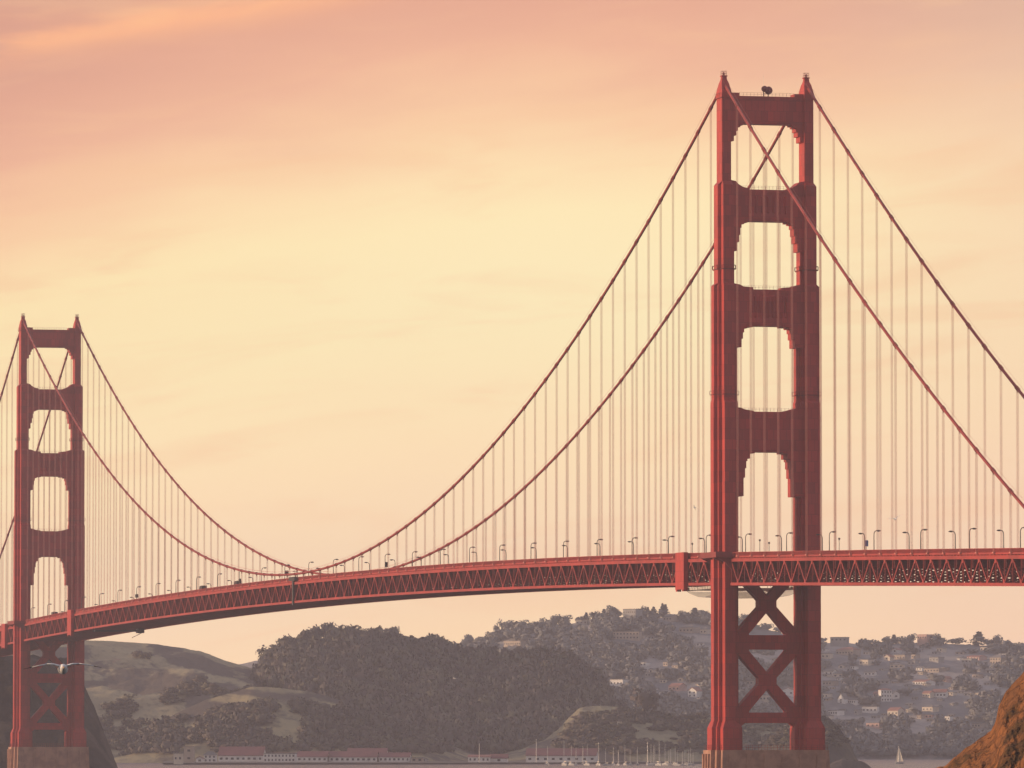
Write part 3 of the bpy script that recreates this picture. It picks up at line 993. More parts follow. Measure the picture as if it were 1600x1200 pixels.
GAP = 8.4
spans = [(-SIDE - 38, -GAP, 49), (GAP, SPAN - GAP, 166), (SPAN + GAP, SPAN + SIDE + 38, 49)]
for y0, y1, n in spans:
    n += n % 2
    Ys = list(np.linspace(y0, y1, n + 1))
    for sx in (-1, 1):
        x0 = sx * XC
        web = MB()
        for i, y in enumerate(Ys):
            web.bar((x0, y, zr(y) - 9.8), (x0, y, zr(y) - 2.9), 0.26, 0.24)
            top = (i % 2 == 0)
            z = zr(y)
            if top:
                web.add([(x0 - 0.3, y - 0.95, z - 2.9), (x0 - 0.3, y + 0.95, z - 2.9), (x0 - 0.3, y + 0.35, z - 4.1), (x0 - 0.3, y - 0.35, z - 4.1),
                         (x0 + 0.3, y - 0.95, z - 2.9), (x0 + 0.3, y + 0.95, z - 2.9), (x0 + 0.3, y + 0.35, z - 4.1), (x0 + 0.3, y - 0.35, z - 4.1)],
                        [(0, 3, 2, 1), (4, 5, 6, 7), (1, 2, 6, 5), (2, 3, 7, 6), (3, 0, 4, 7)])
            else:
                web.add([(x0 - 0.3, y - 0.95, z - 9.8), (x0 - 0.3, y + 0.95, z - 9.8), (x0 - 0.3, y + 0.35, z - 8.7), (x0 - 0.3, y - 0.35, z - 8.7),
                         (x0 + 0.3, y - 0.95, z - 9.8), (x0 + 0.3, y + 0.95, z - 9.8), (x0 + 0.3, y + 0.35, z - 8.7), (x0 + 0.3, y - 0.35, z - 8.7)],
                        [(0, 1, 2, 3), (4, 7, 6, 5), (1, 5, 6, 2), (2, 6, 7, 3), (3, 7, 4, 0)])
            if i < n:
                ya, yb = y, Ys[i + 1]
                za, zb = (zr(ya) - 2.9, zr(yb) - 9.8) if top else (zr(ya) - 9.8, zr(yb) - 2.9)
                web.bar((x0, ya, za), (x0, yb, zb), 0.36, 0.48)
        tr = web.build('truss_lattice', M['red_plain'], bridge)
        for nm, prof in (('top_chord', (-0.45, 0.45, -3.05, -2.0)), ('bottom_chord', (-0.45, 0.45, -10.6, -9.7))):
            c = MB()
            sweep(c, prof, Ys, x0)
            c.build(nm, M['red_plain'], tr)
        r = MB()
        sweep(r, (-0.10, 0.10, -1.75, -1.2), Ys, x0 - sx * 0.35)
        sweep(r, (-0.09, 0.09, -0.14, 0.0), Ys, x0 - sx * 0.35)
        L = y1 - y0
        m = int(L / 0.5)
        for k in range(m + 1):
            y = y0 + L * k / m
            z = zr(y)
            xx = x0 - sx * 0.35
            r.box(xx - 0.07, xx + 0.07, y - 0.10, y + 0.10, z - 1.22, z - 0.12)
        for k in range(int(L / 3.05)):
            y = y0 + 3.05 * k + 0.4
            z = zr(y)
            xx = x0 - sx * 0.35
            r.box(xx - 0.25, xx + 0.25, y - 0.28, y + 0.28, z - 2.02, z - 1.73)
        r.build('railing', M['red_plain'], tr)
    s = MB()
    sweep(s, (-13.2, 13.2, -1.72, -1.28), Ys, 0.0)
    ds = s.build('deck_slab', M['asphalt'], bridge)
    u = MB()
    for i, y in enumerate(Ys):
        z = zr(y)
        u.box(-13.3, 13.3, y - 0.3, y + 0.3, z - 5.5, z - 1.74)
        u.box(-13.3, 13.3, y - 0.35, y + 0.35, z - 10.5, z - 9.85)
        for sx in (-1, 1):
            u.bar((0, y, z - 5.2), (sx * 13.2, y, z - 9.9), 0.4, 0.4)
            u.bar((sx * 6.6, y, z - 5.2), (sx * 6.6, y, z - 9.9), 0.3, 0.3)
            u.bar((sx * 13.2, y, z - 5.2), (sx * 6.6, y, z - 9.9), 0.3, 0.3)
        if i < n:
            yb = Ys[i + 1]
            zb = zr(yb)
            for sx in (-1, 1):
                a, c = (0, sx * 13.2) if i % 2 else (sx * 13.2, 0)
                u.bar((a, y, z - 10.15), (c, yb, zb - 10.15), 0.45, 0.4)
    for x in (-10.5, -6.5, -2.2, 2.2, 6.5, 10.5):
        sweep(u, (-0.15, 0.15, -2.6, -1.73), Ys, x)
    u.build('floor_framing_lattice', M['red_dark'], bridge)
# roadway carried between the tower legs
for Y0 in (0.0, SPAN):
    s = MB()
    s.box(-9.3, 9.3, Y0 - GAP + 0.01, Y0 + GAP - 0.01, zr(Y0) - 1.75, zr(Y0) - 1.3)
    s.build('deck_slab', M['asphalt'], bridge)

# upright casings over the truss ends and traveller bays
for y0, y1, hue in ((41.6, 51.9, 'red'), (1134.6, 1145.0, 'red'), (1318.5, 1329.0, 'red')):
    for sx in (-1,):
        c = MB()
        y = (y0 + y1) / 2
        z = zr(y)
        xa, xb = sorted((sx * (XC + 0.5), sx * (XC + 1.9)))
        c.box(xa, xb, y0, y1, z - 11.9, z + 0.15)
        for k in range(1, 9):
            zz = z - 11.9 + 12.0 * k / 9
            xo = sx * (XC + 1.9)
            c.box(min(xo, xo + sx * 0.06), max(xo, xo + sx * 0.06), y0, y1, zz - 0.06, zz + 0.06)
        c.box(xa, xb, y0 + 0.6, y0 + 2.2, z - 12.5, z - 11.9)
        c.box(xa, xb, y1 - 2.2, y1 - 0.6, z - 12.5, z - 11.9)
        c.build('truss_casing', M[hue], bridge)
# dark casing at the middle of the span
c = MB()
z = zr(641)
c.box(-XC - 1.0, -XC - 0.5, 640.0, 642.2, z - 11.4, z - 1.2)
c.box(-XC - 1.3, -XC - 0.45, 636, 647, z - 1.5, z + 0.15)
c.build('midspan_casing', M['dark'], bridge)

# ------------------------------------------------------------------ things on and under the bridge
def y_of_px(px, X):
    th = YAW + math.atan((px - 800.0) / FPX)
    return CY + (X - CX) / math.tan(th)


def maintenance():
    t = tag(empty('maintenance_platform', (0, 26, 65.0)), 'white boarded work platform slung under the deck beside the near tower', 'platform', )
    zb = zr(26) - 10.6 - 65.0
    m = MB()
    for k in range(19):
        y = -17.5 + k * 1.95
        m.box(-13.8, 13.8, y, y + 1.2, zb - 1.25, zb - 1.1)
        m.box(-13.8, -13.6, y, y + 1.2, zb - 1.1, zb - 0.35)
        m.box(13.6, 13.8, y, y + 1.2, zb - 1.1, zb - 0.35)
    m.build('deck_board', M['board'], t)
    m = MB()
    for x in (-13.4, 13.4):
        m.box(x - 0.12, x + 0.12, -18, 19.6, zb - 1.5, zb - 1.26)
        for k in range(10):
            y = -17 + k * 3.9
            m.bar((x, y, zb - 1.3), (x, y, zb + 0.6), 0.1, 0.1)
    m.build('hanger_frame', M['dark'], t)
    n = 24
    P, F = [], []
    for i in range(n + 1):
        for j in range(n + 1):
            u, v = i / n, j / n
            sag = 2.6 * math.sin(math.pi * u) ** 0.7 * (0.8 + 0.2 * math.sin(math.pi * v))
            P.append((-13.3 + 26.6 * v, -18 + 38 * u, zb - 1.55 - sag + 0.12 * math.sin(9 * u + 4 * v)))
    for i in range(n):
        for j in range(n):
            a = i * (n + 1) + j
            F.append((a, a + 1, a + n + 2, a + n + 1))
    s = MB()
    s.add(P, F)
    s.build('containment_sheet', M['sheer'], t, smooth=True)
maintenance()


def traveller():
    y = y_of_px(150, -XC)
    z = zr(y) - 10.6
    t = tag(empty('inspection_traveller', (0, y, z - 1.6)), 'dark inspection gantry hanging under the deck just this side of the far tower', 'gantry')
    f = MB()
    for yy in (-3, 3):
        f.bar((-14.6, yy, 0.4), (7.5, yy, 0.4), 0.3, 0.7)
        for x in (-14.4, -7, 0, 7.3):
            f.bar((x, yy, 0.4), (x, yy, 1.7), 0.25, 0.25)
    for x in (-14, -7, 0, 7):
        f.bar((x, -3, 0.4), (x, 3, 0.4), 0.3, 0.4)
    f.build('gantry_frame', M['dark'], t)
    d = MB()
    d.tube([(8.6 - 5.5 * u, -2.8, 0.2 - 3.0 * u ** 0.8) for u in np.linspace(0, 1, 8)], 0.16, 6)
    d.build('sling_cable', M['galv'], t)
    c = MB()
    c.box(6.2, 9.0, -3.2, 3.2, -0.6, 1.5)
    c.box(6.6, 8.6, -3.4, -3.2, 0.3, 1.1)
    c.build('cab', M['dark'], t)
traveller()


def dishes():
    t = tag(empty('dish_antenna', (0, -1.6, 222.3)), 'pair of dark round dish antennas on top of the near tower crossbeam', 'antenna')
    for x, z, q in ((-0.95, 2.35, 0.78), (0.55, 1.95, 1.0)):
        d = MB()
        prof = [(0.02, 0.50), (0.6, 0.42), (1.05, 0.22), (1.28, 0.0), (1.28, -0.5), (1.1, -0.55), (0.3, -0.6)]
        d.loft([[(x + q * r * math.cos(2 * math.pi * k / 24), -0.8 - q * h - (1 - q) * 2.4, z + q * r * math.sin(2 * math.pi * k / 24)) for k in range(24)] for r, h in prof])
        d.build('dish', M['dish'], t, smooth=True)
    m = MB()
    for x in (-0.95, 0.55):
        m.tube([(x, -0.1, 0), (x, -0.1, 2.6)], 0.16, 8)
        m.bar((x, -0.1, 2.2), (x, -0.5, 2.2), 0.25, 0.25)
    m.bar((-0.95, -0.1, 0.9), (0.55, -0.1, 0.9), 0.12, 0.12)
    m.build('mounting_frame', M['dish'], t)
    w = MB()
    w.tube([(-0.9, 0.1, 0), (-0.9, 0.1, 3.4), (-0.9, 0.1, 7.0)], [0.09, 0.05, 0.02], 6)
    w.build('whip_aerial', M['galv'], t)
dishes()


def make_lamp():
    root = empty('street_lamp')
    p = MB()
    p.tube([(0, 0, 0), (0, 0, 0.9), (0, 0, 0.95), (0, 0, 5.75)], [0.24, 0.24, 0.16, 0.13], 8)
    pts = [(0, 0, 5.7)] + [(0.85 - 0.85 * math.cos(a), 0, 5.75 + 1.2 * math.sin(a)) for a in np.linspace(0.05, math.pi / 2, 8)] + [(1.2, 0, 6.94)]
    p.tube(pts, 0.125, 8)
    p.build('pole', M['lamp'], root)
    l = MB()
    l.loft([[(x, w * math.cos(2 * math.pi * k / 10), 6.92 + h * math.sin(2 * math.pi * k / 10)) for k in range(10)] for x, w, h in ((0.95, 0.16, 0.12), (1.05, 0.30, 0.24), (1.4, 0.36, 0.28), (1.9, 0.30, 0.20), (2.15, 0.10, 0.06))])
    l.build('lantern', M['lantern'], root)
    return root


lamp0 = make_lamp()
first = True
for k in range(-7, 29):
    y = 24.9 + 45.72 * k
    if abs(y - SPAN) < 12:
        continue
    for sx in (-1, 1):
        o = lamp0 if first else copy_tree(lamp0)
        first = False
        o.location = (sx * 12.75, y + (0.6 if sx > 0 else 0.0), zr(y) - 1.28)
        o.rotation_euler = (0, 0, 0 if sx < 0 else math.pi)
        where = 'side span in front of the near tower' if y < 0 else ('side span beyond the far tower' if y > SPAN else ('main span, half towards the near tower' if y < 640 else 'main span, half towards the far tower'))
        tag(o, f'gooseneck street lamp on the {"near" if sx < 0 else "far"} railing, {where}', 'street lamp', f'street lamps of the {"near" if sx < 0 else "far"} railing, {where}')


def post_lamp(px, h, i):
    y = y_of_px(px, -12.9)
    t = empty('post_light', (-12.95, y, zr(y) - 1.28))
    m = MB()
    m.tube([(0, 0, 0), (0, 0, h)], 0.10, 8)
    m.build('post', M['lamp'], t)
    m = MB()
    m.ball((0, 0, h + 0.25), 0.36, 10, 6)
    m.build('globe', M['lantern'], t, smooth=True)
    return t
for i, (px, h, lab) in enumerate([(1082, 4.0, 'short globe post light standing on the deck just before the red casing by near tower'),
                                  (1187.5, 4.6, 'taller globe post light seen through the near tower portal'),
                                  (1202, 3.7, 'shorter globe post light seen through the near tower portal'),
                                  (1311.5, 4.5, 'short globe post light on the side span just past the near tower')]):
    tag(post_lamp(px, h, i), lab, 'light')


def sign(px, X, zlo, w, h, mat, lab):
    y = y_of_px(px, X)
    t = tag(empty('deck_sign', (X, y, zr(y) - 1.28)), lab, 'sign')
    m = MB()
    m.tube([(0, 0.12, 0), (0, 0.12, zlo + h)], 0.08, 6)
    m.build('post', M['lamp'], t)
    m = MB()
    m.box(-w / 2, w / 2, -0.06, 0.04, zlo, zlo + h)
    m.build('panel', M[mat], t)
sign(1354, 11.6, 2.9, 1.1, 1.9, 'blue', 'blue panel on a post beside a lamp on the side span')
sign(604, -12.2, 2.0, 1.0, 1.9, 'dark', 'dark panel on a post over the deck where the rear cable dips behind it')
sign(375, -12.2, 2.0, 1.1, 1.6, 'dark', 'dark panel on a post beside the low point of the front cable')
sign(214, -12.2, 2.0, 1.5, 1.6, 'dark', 'dark panel on a post on the far half of the main span')
sign(448, -12.2, 3.2, 1.6, 1.4, 'dark', 'dark panel on a post at the middle of the main span')


def make_van():
    t = empty('van')
    m = MB()
    prof = [(-3.0, 0.45), (2.2, 0.45), (2.9, 0.6), (2.95, 1.25), (2.1, 1.5), (1.5, 2.55), (-2.9, 2.65), (-3.0, 2.4)]
    m.add([(-1.0, y, z) for y, z in prof] + [(1.0, y, z) for y, z in prof],
          [tuple(range(8))[::-1], tuple(range(8, 16))] + [(k, (k + 1) % 8, 8 + (k + 1) % 8, 8 + k) for k in range(8)])
    m.build('body', M['dark'], t)
    for x in (-0.95, 0.95):
        for y in (-1.9, 1.9):
            w = MB()
            w.tube([(x - 0.13, y, 0.40), (x + 0.13, y, 0.40)], 0.40, 14)
            w.build('wheel', M['asphalt'], t)
    g = MB()
    g.add([(-0.85, 2.06, 1.62), (0.85, 2.06, 1.62), (0.75, 1.6, 2.42), (-0.75, 1.6, 2.42)], [(0, 1, 2, 3)])
    g.build('windscreen', M['glass'], t)
    return t
van0 = make_van()
for i, (px, X, lab) in enumerate([(317, -8.5, 'dark van crossing the far half of the main span, its roof over the railing'),
                                  (371, -8.2, 'dark van near the low point of the front cable, roof over the railing'),
                                  (85, -8.5, 'dark van between the legs of the far tower')]):
    o = van0 if i == 0 else copy_tree(van0)
    y = y_of_px(px, X)
    o.location = (X, y, zr(y) - 1.28)
    if i == 0: o.scale = (1.1, 1.2, 1.25)
    tag(o, lab, 'van', 'vans on the bridge deck')


# ------------------------------------------------------------------ gulls
def make_gull():
    """body, head, tail and both wings as one mesh; flies along +y of its own axes"""
    b = MB()
    n = 12
    spine = [(-0.34, 0.012, 0.004, 0.0), (-0.30, 0.055, 0.012, 0.0), (-0.20, 0.045, 0.035, 0.0), (-0.08, 0.075, 0.075, 0.0), (0.04, 0.09, 0.09, 0.0), (0.14, 0.075, 0.08, 0.008),
             (0.20, 0.052, 0.056, 0.02), (0.25, 0.05, 0.052, 0.03), (0.29, 0.034, 0.036, 0.03), (0.31, 0.014, 0.014, 0.026)]
    b.loft([[(w * math.cos(2 * math.pi * k / n), y, dz + h * math.sin(2 * math.pi * k / n)) for k in range(n)] for y, w, h, dz in spine])
    b.loft([[(w * math.cos(2 * math.pi * k / 6), y, 0.022 - 0.02 * (y - 0.31) / 0.06 + w * math.sin(2 * math.pi * k / 6)) for k in range(6)] for y, w in ((0.305, 0.013), (0.35, 0.009), (0.37, 0.003))], 3)
    for sx in (-1, 1):
        # span, leading edge y, chord, height, thickness
        st = [(0.05, 0.13, 0.20, 0.045, 0.030), (0.16, 0.15, 0.19, 0.080, 0.022), (0.28, 0.165, 0.165, 0.085, 0.016), (0.42, 0.14, 0.14, 0.065, 0.012), (0.54, 0.08, 0.10, 0.045, 0.008), (0.62, 0.03, 0.06, 0.030, 0.005), (0.68, -0.03, 0.015, 0.02, 0.003)]
        rings = [[(sx * x, y, z + th * 0.2), (sx * x, y - 0.3 * c, z + th), (sx * x, y - c, z), (sx * x, y - 0.3 * c, z - th * 0.6)] for x, y, c, z, th in st]
        b.loft(rings[:3], 0)
        b.loft(rings[2:5], 0)
        b.loft(rings[4:], 2)
    me = b.build('seagull', [M['feather'], M['feather'], M['feather_dark'], M['beak']], smooth=True)
    return me


gull = make_gull()


def place_gull(o, px, py, D, head, scale, bank, lab):
    o.location = at(px, py, D)
    o.rotation_euler = (0.05, bank, head)
    o.scale = (scale,) * 3
    tag(o, lab, 'bird', 'gulls in flight')
base_h = -YAW
place_gull(gull, 98, 1046, 119.0, base_h + math.pi + 0.12, 1.0, 0.02, 'white gull gliding with spread dark tipped wings before the far tower')
g2 = gull.copy(); COL.objects.link(g2)
place_gull(g2, 1399, 811, 540.0, base_h + 0.2, 1.0, -0.28, 'small gull with raised wings over the side span lamps')
g3 = gull.copy(); COL.objects.link(g3)
place_gull(g3, 1085.5, 793, 1250.0, base_h + 1.2, 1.0, 0.7, 'tiny dark gull between the hangers just beside the near tower')
g4 = gull.copy(); COL.objects.link(g4)
place_gull(g4, 710, 1060, 1400.0, base_h + 0.9, 1.3, 0.3, 'tiny white gull against the dark wooded knoll')
# raised wings for the gull over the lamps
me2 = gull.data.copy()
for v in me2.vertices:
    v.co.z += 0.28 * max(0, abs(v.co.x) - 0.07)
g2.data = me2


# ------------------------------------------------------------------ trees
def crown_quads(rs, n, rx, rz, lobes, size, kind='round'):
    """leaf-clump faces through the volume of a crown; base of the crown at z = 0"""
    c = []
    if kind == 'cone':
        for _ in range(n):
            u = rs.random() ** 0.75
            r = rx * (1 - u) * (0.75 + 0.4 * math.sin(u * 34 + rs.random() * 1.5)) * (0.45 + 0.6 * rs.random())
            a = rs.random() * 2 * math.pi
            c.append((r * math.cos(a), r * math.sin(a), 2 * rz * u, math.cos(a), math.sin(a), 0.5))
    else:
        L = []
        for k in range(lobes):
            a = rs.random() * 2 * math.pi
            rr = rx * 0.62 * math.sqrt(rs.random())
            h = rz * (0.5 + 1.0 * rs.random()) if kind == 'round' else rz * (1.25 + 0.5 * rs.random())
            L.append((rr * math.cos(a), rr * math.sin(a), h, rx * (0.34 + 0.24 * rs.random()), rz * ((0.36 + 0.2 * rs.random()) if kind == 'round' else 0.26)))
        for _ in range(n):
            x, y, z, lr, lz = L[int(rs.random() * lobes)]
            d = Vector((rs.gauss(0, 1), rs.gauss(0, 1), rs.gauss(0.25, 1))).normalized()
            f = 0.72 + 0.36 * rs.random()
            c.append((x + d.x * lr * f, y + d.y * lr * f, max(0.02, z + d.z * lz * f), d.x, d.y, d.z))
    V = np.zeros((len(c), 4, 3))
    for i, (x, y, z, nx, ny, nz) in enumerate(c):
        nrm = (Vector((nx, ny, nz)) + Vector((rs.gauss(0, 1), rs.gauss(0, 1), rs.gauss(0, 1))) * 0.55).normalized()
        a = nrm.orthogonal().normalized()
        a.rotate(__import__('mathutils').Quaternion(nrm, rs.random() * 6.28))
        b = nrm.cross(a)
        s = size * (0.6 + 0.8 * rs.random())
        p = Vector((x, y, z))
        V[i, 0] = p - a * s - b * s * 0.6
        V[i, 1] = p + a * s * 0.8 - b * s * 0.7
        V[i, 2] = p + a * s + b * s * 0.7
        V[i, 3] = p - a * s * 0.7 + b * s * 0.6
    return V


def leaf_normals(me, V, centre, rad):
    """leaves lean with the rounded surface of their crown"""
    d = (V - centre) / rad
    d = d / np.maximum(np.linalg.norm(d, axis=-1, keepdims=True), 1e-6)
    e1, e2 = V[:, 1] - V[:, 0], V[:, 3] - V[:, 0]
    fn = np.cross(e1, e2)
    fn = fn / np.maximum(np.linalg.norm(fn, axis=-1, keepdims=True), 1e-9)
    fn = fn * np.sign((fn * d.mean(1)).sum(-1, keepdims=True) + 1e-9)
    nn = 0.84 * d + 0.16 * fn[:, None, :]
    nn = nn / np.linalg.norm(nn, axis=-1, keepdims=True)
    me.normals_split_custom_set_from_vertices(nn.reshape(-1, 3).tolist())
    return me


def flip_out(V, centre):
    """wind every leaf so that it faces away from the middle of its crown"""
    fn = np.cross(V[:, 1] - V[:, 0], V[:, 3] - V[:, 0])
    bad = (fn * (V.mean(1) - centre)).sum(-1) < 0
    V[bad] = V[bad][:, ::-1]
    return V


def quads_mesh(name, V, mat):
    n = len(V)
    c = np.array([0, 0, V[:, :, 2].max() * 0.42])
    V = flip_out(V.copy(), c)
    me = np_mesh(name, V.reshape(-1, 3), np.arange(n * 4).reshape(n, 4), mat)
    return leaf_normals(me, V, c, np.array([1, 1, 0.8]))


rs = random.Random(21)
TREE_KINDS = {}
for kd, n, rx, rz_, lobes, size in (('round', 420, 1.0, 0.62, 10, 0.085), ('open', 260, 1.0, 0.55, 8, 0.075), ('flat', 240, 1.0, 0.45, 7, 0.08), ('cone', 380, 0.42, 0.62, 1, 0.065)):
    TREE_KINDS[kd] = []
    for v in range(3):
        V = crown_quads(rs, n, rx, rz_, lobes, size, 'cone' if kd == 'cone' else ('flat' if kd == 'flat' else 'round'))
        TREE_KINDS[kd].append(V)
crown_meshes = {}
trunk_meshes = {}


def tree(name, kd, p, width, height, mat, lab, cat='tree', group=None, v=None):
    """width and height of the whole tree in metres, standing at p"""
    v = R.randrange(3) if v is None else v
    key = (kd, v, mat)
    if key not in crown_meshes:
        crown_meshes[key] = quads_mesh('crown', TREE_KINDS[kd][v], M[mat])
    t = tag(empty(name, p, R.random() * 6.28), lab, cat, group)
    V = TREE_KINDS[kd][v]
    low = 0.30 if kd in ('open', 'flat') else 0.12
    zs = V[:, :, 2].max()
    c = link('crown', crown_meshes[key], t, (0, 0, height * low))
    xs = np.percentile(np.abs(V[:, :, :2]), 97)
    c.scale = (width / 2 / xs, width / 2 / xs, height * (1 - low) / zs)
    if 'k' not in trunk_meshes:
        m = MB()
        m.tube([(0, 0, -0.25), (0.01, 0, 0.2), (0.02, 0.01, 0.55), (0.0, 0.02, 0.85)], [0.06, 0.045, 0.032, 0.012], 7)
        for a in (0.4, 2.5, 4.4):
            m.tube([(0.01, 0, 0.33), (0.14 * math.cos(a), 0.14 * math.sin(a), 0.55), (0.24 * math.cos(a), 0.24 * math.sin(a), 0.72)], [0.028, 0.02, 0.008], 6)
        o = m.build('trunk', M['bark'], t)
        trunk_meshes['k'] = o.data
    else:
        o = link('trunk', trunk_meshes['k'], t)
    o.scale = (height * 0.75,) * 3 if kd != 'cone' else (height * 0.5, height * 0.5, height * 0.95)
    return t


def scatter_wood(name, hill, poly_test, count, templates, wid, hgt, mat, seed, lab=None, size_boost=1.0):
    """a wood that reads as one mass: many crowns of leaf clumps in one object"""
    rg = random.Random(seed)
    parts = []
    cents = []
    kinds = []
    tries = 0
    n = 0
    px0, px1, py0, py1 = poly_test[0]
    while n < count and tries < count * 20:
        tries += 1
        px, py = rg.uniform(px0, px1), rg.uniform(py0, py1)
        if not poly_test[1](px, py):
            continue
        (x, y, z), D = hill.locate(px, py)
        if z < 1.0:
            continue
        V = rg.choice(templates)
        a = rg.random() * 6.28
        w = rg.uniform(*wid) / 2
        h = rg.uniform(*hgt) / 1.2
        ca, sa = math.cos(a), math.sin(a)
        W = np.empty_like(V)
        W[:, :, 0] = (V[:, :, 0] * ca - V[:, :, 1] * sa) * w + x
        W[:, :, 1] = (V[:, :, 0] * sa + V[:, :, 1] * ca) * w + y
        W[:, :, 2] = V[:, :, 2] * h + z - 0.5
        cen = np.array([x, y, z + h * 0.42])
        W = flip_out(W, cen)
        parts.append(W)
        cents.append(np.broadcast_to(cen, (len(W), 1, 3)))
        kinds.append(np.full(len(W), rg.choice((0, 0, 1, 2)), np.int32))
        n += 1
    V = np.concatenate(parts)
    trio = [M[mat], M['leaf_mid'], M['leaf_brown']] if mat == 'leaf_dark' else [M[mat], M['leaf_pale_hazed'], M['leaf_blue_hazed']]
    me = np_mesh(name, V.reshape(-1, 3), np.arange(len(V) * 4).reshape(len(V), 4), trio, np.concatenate(kinds))
    leaf_normals(me, V, np.concatenate(cents), np.array([1, 1, 0.8]))
    o = link(name, me)
    tag(o, lab, None, None, 'stuff')
    return o


small_t = [crown_quads(random.Random(100 + k), 170, 1.0, 0.62, 8, 0.125) for k in range(6)]
small_s = [crown_quads(random.Random(160 + k), 64, 1.0, 0.5, 6, 0.19) for k in range(5)]


def ridge_py(hill, px):
    c = int(np.clip(np.searchsorted(hill.px, px), 0, len(hill.px) - 1))
    return float(hill.pyrows[:, c].min())


def knoll_zone(px, py):
    if py < ridge_py(wood, px) + 1:
        return False
    if px < 480 and py > 1072 + max(0, (px - 395)) * 0.28:
        return False          # open shoulder in front
    return py < 1180
scatter_wood('forest', wood, ((378, 1020, 990, 1182), knoll_zone), 2300, small_t, (9, 17), (9, 15), 'leaf_dark', 31)


def shoulder_zone(px, py):
    if py < ridge_py(shoulder, px) + 4: return False
    g = fbm(np.array([px * 0.02]), np.array([py * 0.03]), 77, 4)[0]
    return py > 1096 + abs(px - 440) * 0.16 and g > -0.10 and py < 1178
scatter_wood('scrub_woods', shoulder, ((200, 720, 1085, 1180), shoulder_zone), 900, small_s + small_t[:2], (8, 15), (5, 10), 'leaf_dark', 33)


def grass_zone(px, py):
    if py < ridge_py(grass, px) + 14: return False
    g = fbm(np.array([px * 0.022]), np.array([py * 0.05]), 91, 5)[0]
    return g > 0.20 - 0.0015 * max(0, py - 1040) and py < 1185
scatter_wood('scrub_woods', grass, ((120, 470, 1000, 1186), grass_zone), 800, small_s, (6, 14), (3, 7), 'leaf_dark', 35)


def kn_zone(px, py):
    if py < ridge_py(knoll, px) + 3: return False
    g = fbm(np.array([px * 0.02]), np.array([py * 0.04]), 66, 4)[0]
    return py > ridge_py(knoll, px) + (20 if px < 900 else 14 if px < 965 else 4) and g > -0.2 and py < 1180
scatter_wood('scrub_woods', knoll, ((820, 1320, 1100, 1178), kn_zone), 760, small_s, (7, 14), (3, 7), 'leaf_dark', 39)


def hd_zone(px, py):
    return py > ridge_py(headland, px) + 2 and py < 1165
scatter_wood('scrub_woods', headland, ((1200, 1330, 1120, 1166), hd_zone), 260, small_s, (4, 8), (2, 3.5), 'leaf_dark', 40)

# trees one can tell apart along the skyline of the wooded knoll
px = 402.0
i = 0
while px < 960:
    p, D = wood.ridge_point(px, -1.5)
    hpx = R.uniform(12, 22)
    kd = R.choice(['round', 'round', 'round', 'open', 'flat'])
    tree('dense_tree', kd, p, R.uniform(15, 30) * D / FPX, hpx * D / FPX, 'leaf_dark', 'dark bushy tree on the skyline of the wooded knoll', 'tree', 'skyline trees of the wooded knoll')
    px += R.uniform(7, 15)
for px, w, h, kd, lab in ((411, 30, 36, 'open', 'open lacy tree at the west end of the wooded knoll skyline'),
                          (507, 20, 20, 'round', 'highest crown in the middle of the wooded knoll skyline'),
                          (611, 24, 24, 'flat', 'flat topped tree rising over the wooded knoll skyline'),
                          (693, 16, 24, 'round', 'upright tree at the notch where the wooded knoll meets the far hill'),
                          (926, 30, 22, 'open', 'loose branching tree at the east end of the wooded knoll')):
    p, D = wood.ridge_point(px, -1.0)
    tree('skyline_tree', kd, p, w * D / FPX, h * D / FPX, 'leaf_dark', lab)
p, D = knoll.locate(1007, 1119)
tree('round_tree', 'round', (p[0], p[1], p[2] - 1), 42 * D / FPX, 47 * D / FPX, 'leaf_brown', 'large lone round tree standing on the low grassy knoll', v=1)
for k, (px, py, w, h) in enumerate(((968, 1122, 14, 14), (1040, 1121, 22, 12), (1075, 1124, 30, 12), (1098, 1121, 18, 13))):
    p, D = knoll.locate(px, py)
    tree('bushy_shrub', 'round', (p[0], p[1], p[2] - 1), w * D / FPX, h * D / FPX, 'leaf_dark', ['small round shrub west of the lone tree on the knoll', 'low shrub just east of the lone tree on the knoll', 'wide low shrub midway between lone tree and near tower', 'shrub on the knoll next to the near tower leg'][k], 'shrub')
# skyline of the far hill
spec = [(772, 12, 20, 'open'), (782, 14, 26, 'open'), (795, 22, 20, 'round'), (812, 24, 16, 'round'), (832, 22, 11, 'round'), (848, 18, 13, 'round'), (866, 20, 16, 'round'), (884, 22, 14, 'round'), (905, 16, 10, 'round'),
        (915, 12, 14, 'cone'), (928, 16, 14, 'round'), (941, 14, 15, 'cone'), (953, 22, 20, 'round'), (966, 14, 11, 'round'), (1002, 16, 18, 'round'), (1012, 10, 15, 'cone'), (1021, 13, 16, 'cone'), (1033, 12, 22, 'cone'),
        (1039, 12, 20, 'cone'), (1066, 18, 12, 'round'), (1083, 22, 15, 'cone'), (1098, 20, 12, 'round'), (1160, 18, 12, 'round'), (1172, 16, 10, 'round'), (1196, 18, 9, 'round'), (1216, 22, 9, 'round'),
        (1384, 18, 13, 'round'), (1397, 14, 14, 'cone'), (1411, 20, 11, 'round'), (1421, 16, 15, 'round'), (1458, 20, 15, 'round'), (1472, 18, 10, 'round'), (1492, 30, 10, 'round'), (1527, 26, 22, 'cone'), (1543, 20, 11, 'round'),
        (1560, 22, 19, 'round'), (1577, 20, 8, 'round')]
special = {1527: 'tallest pointed conifer on the far hill skyline', 1560: 'round tree east of the pointed conifer on the far hill skyline', 1033: 'tall conifer beside the pale house on the far hill crest', 953: 'large round tree before the long house on the far hill crest',
           782: 'slender open tree on the low end of the far hill skyline'}
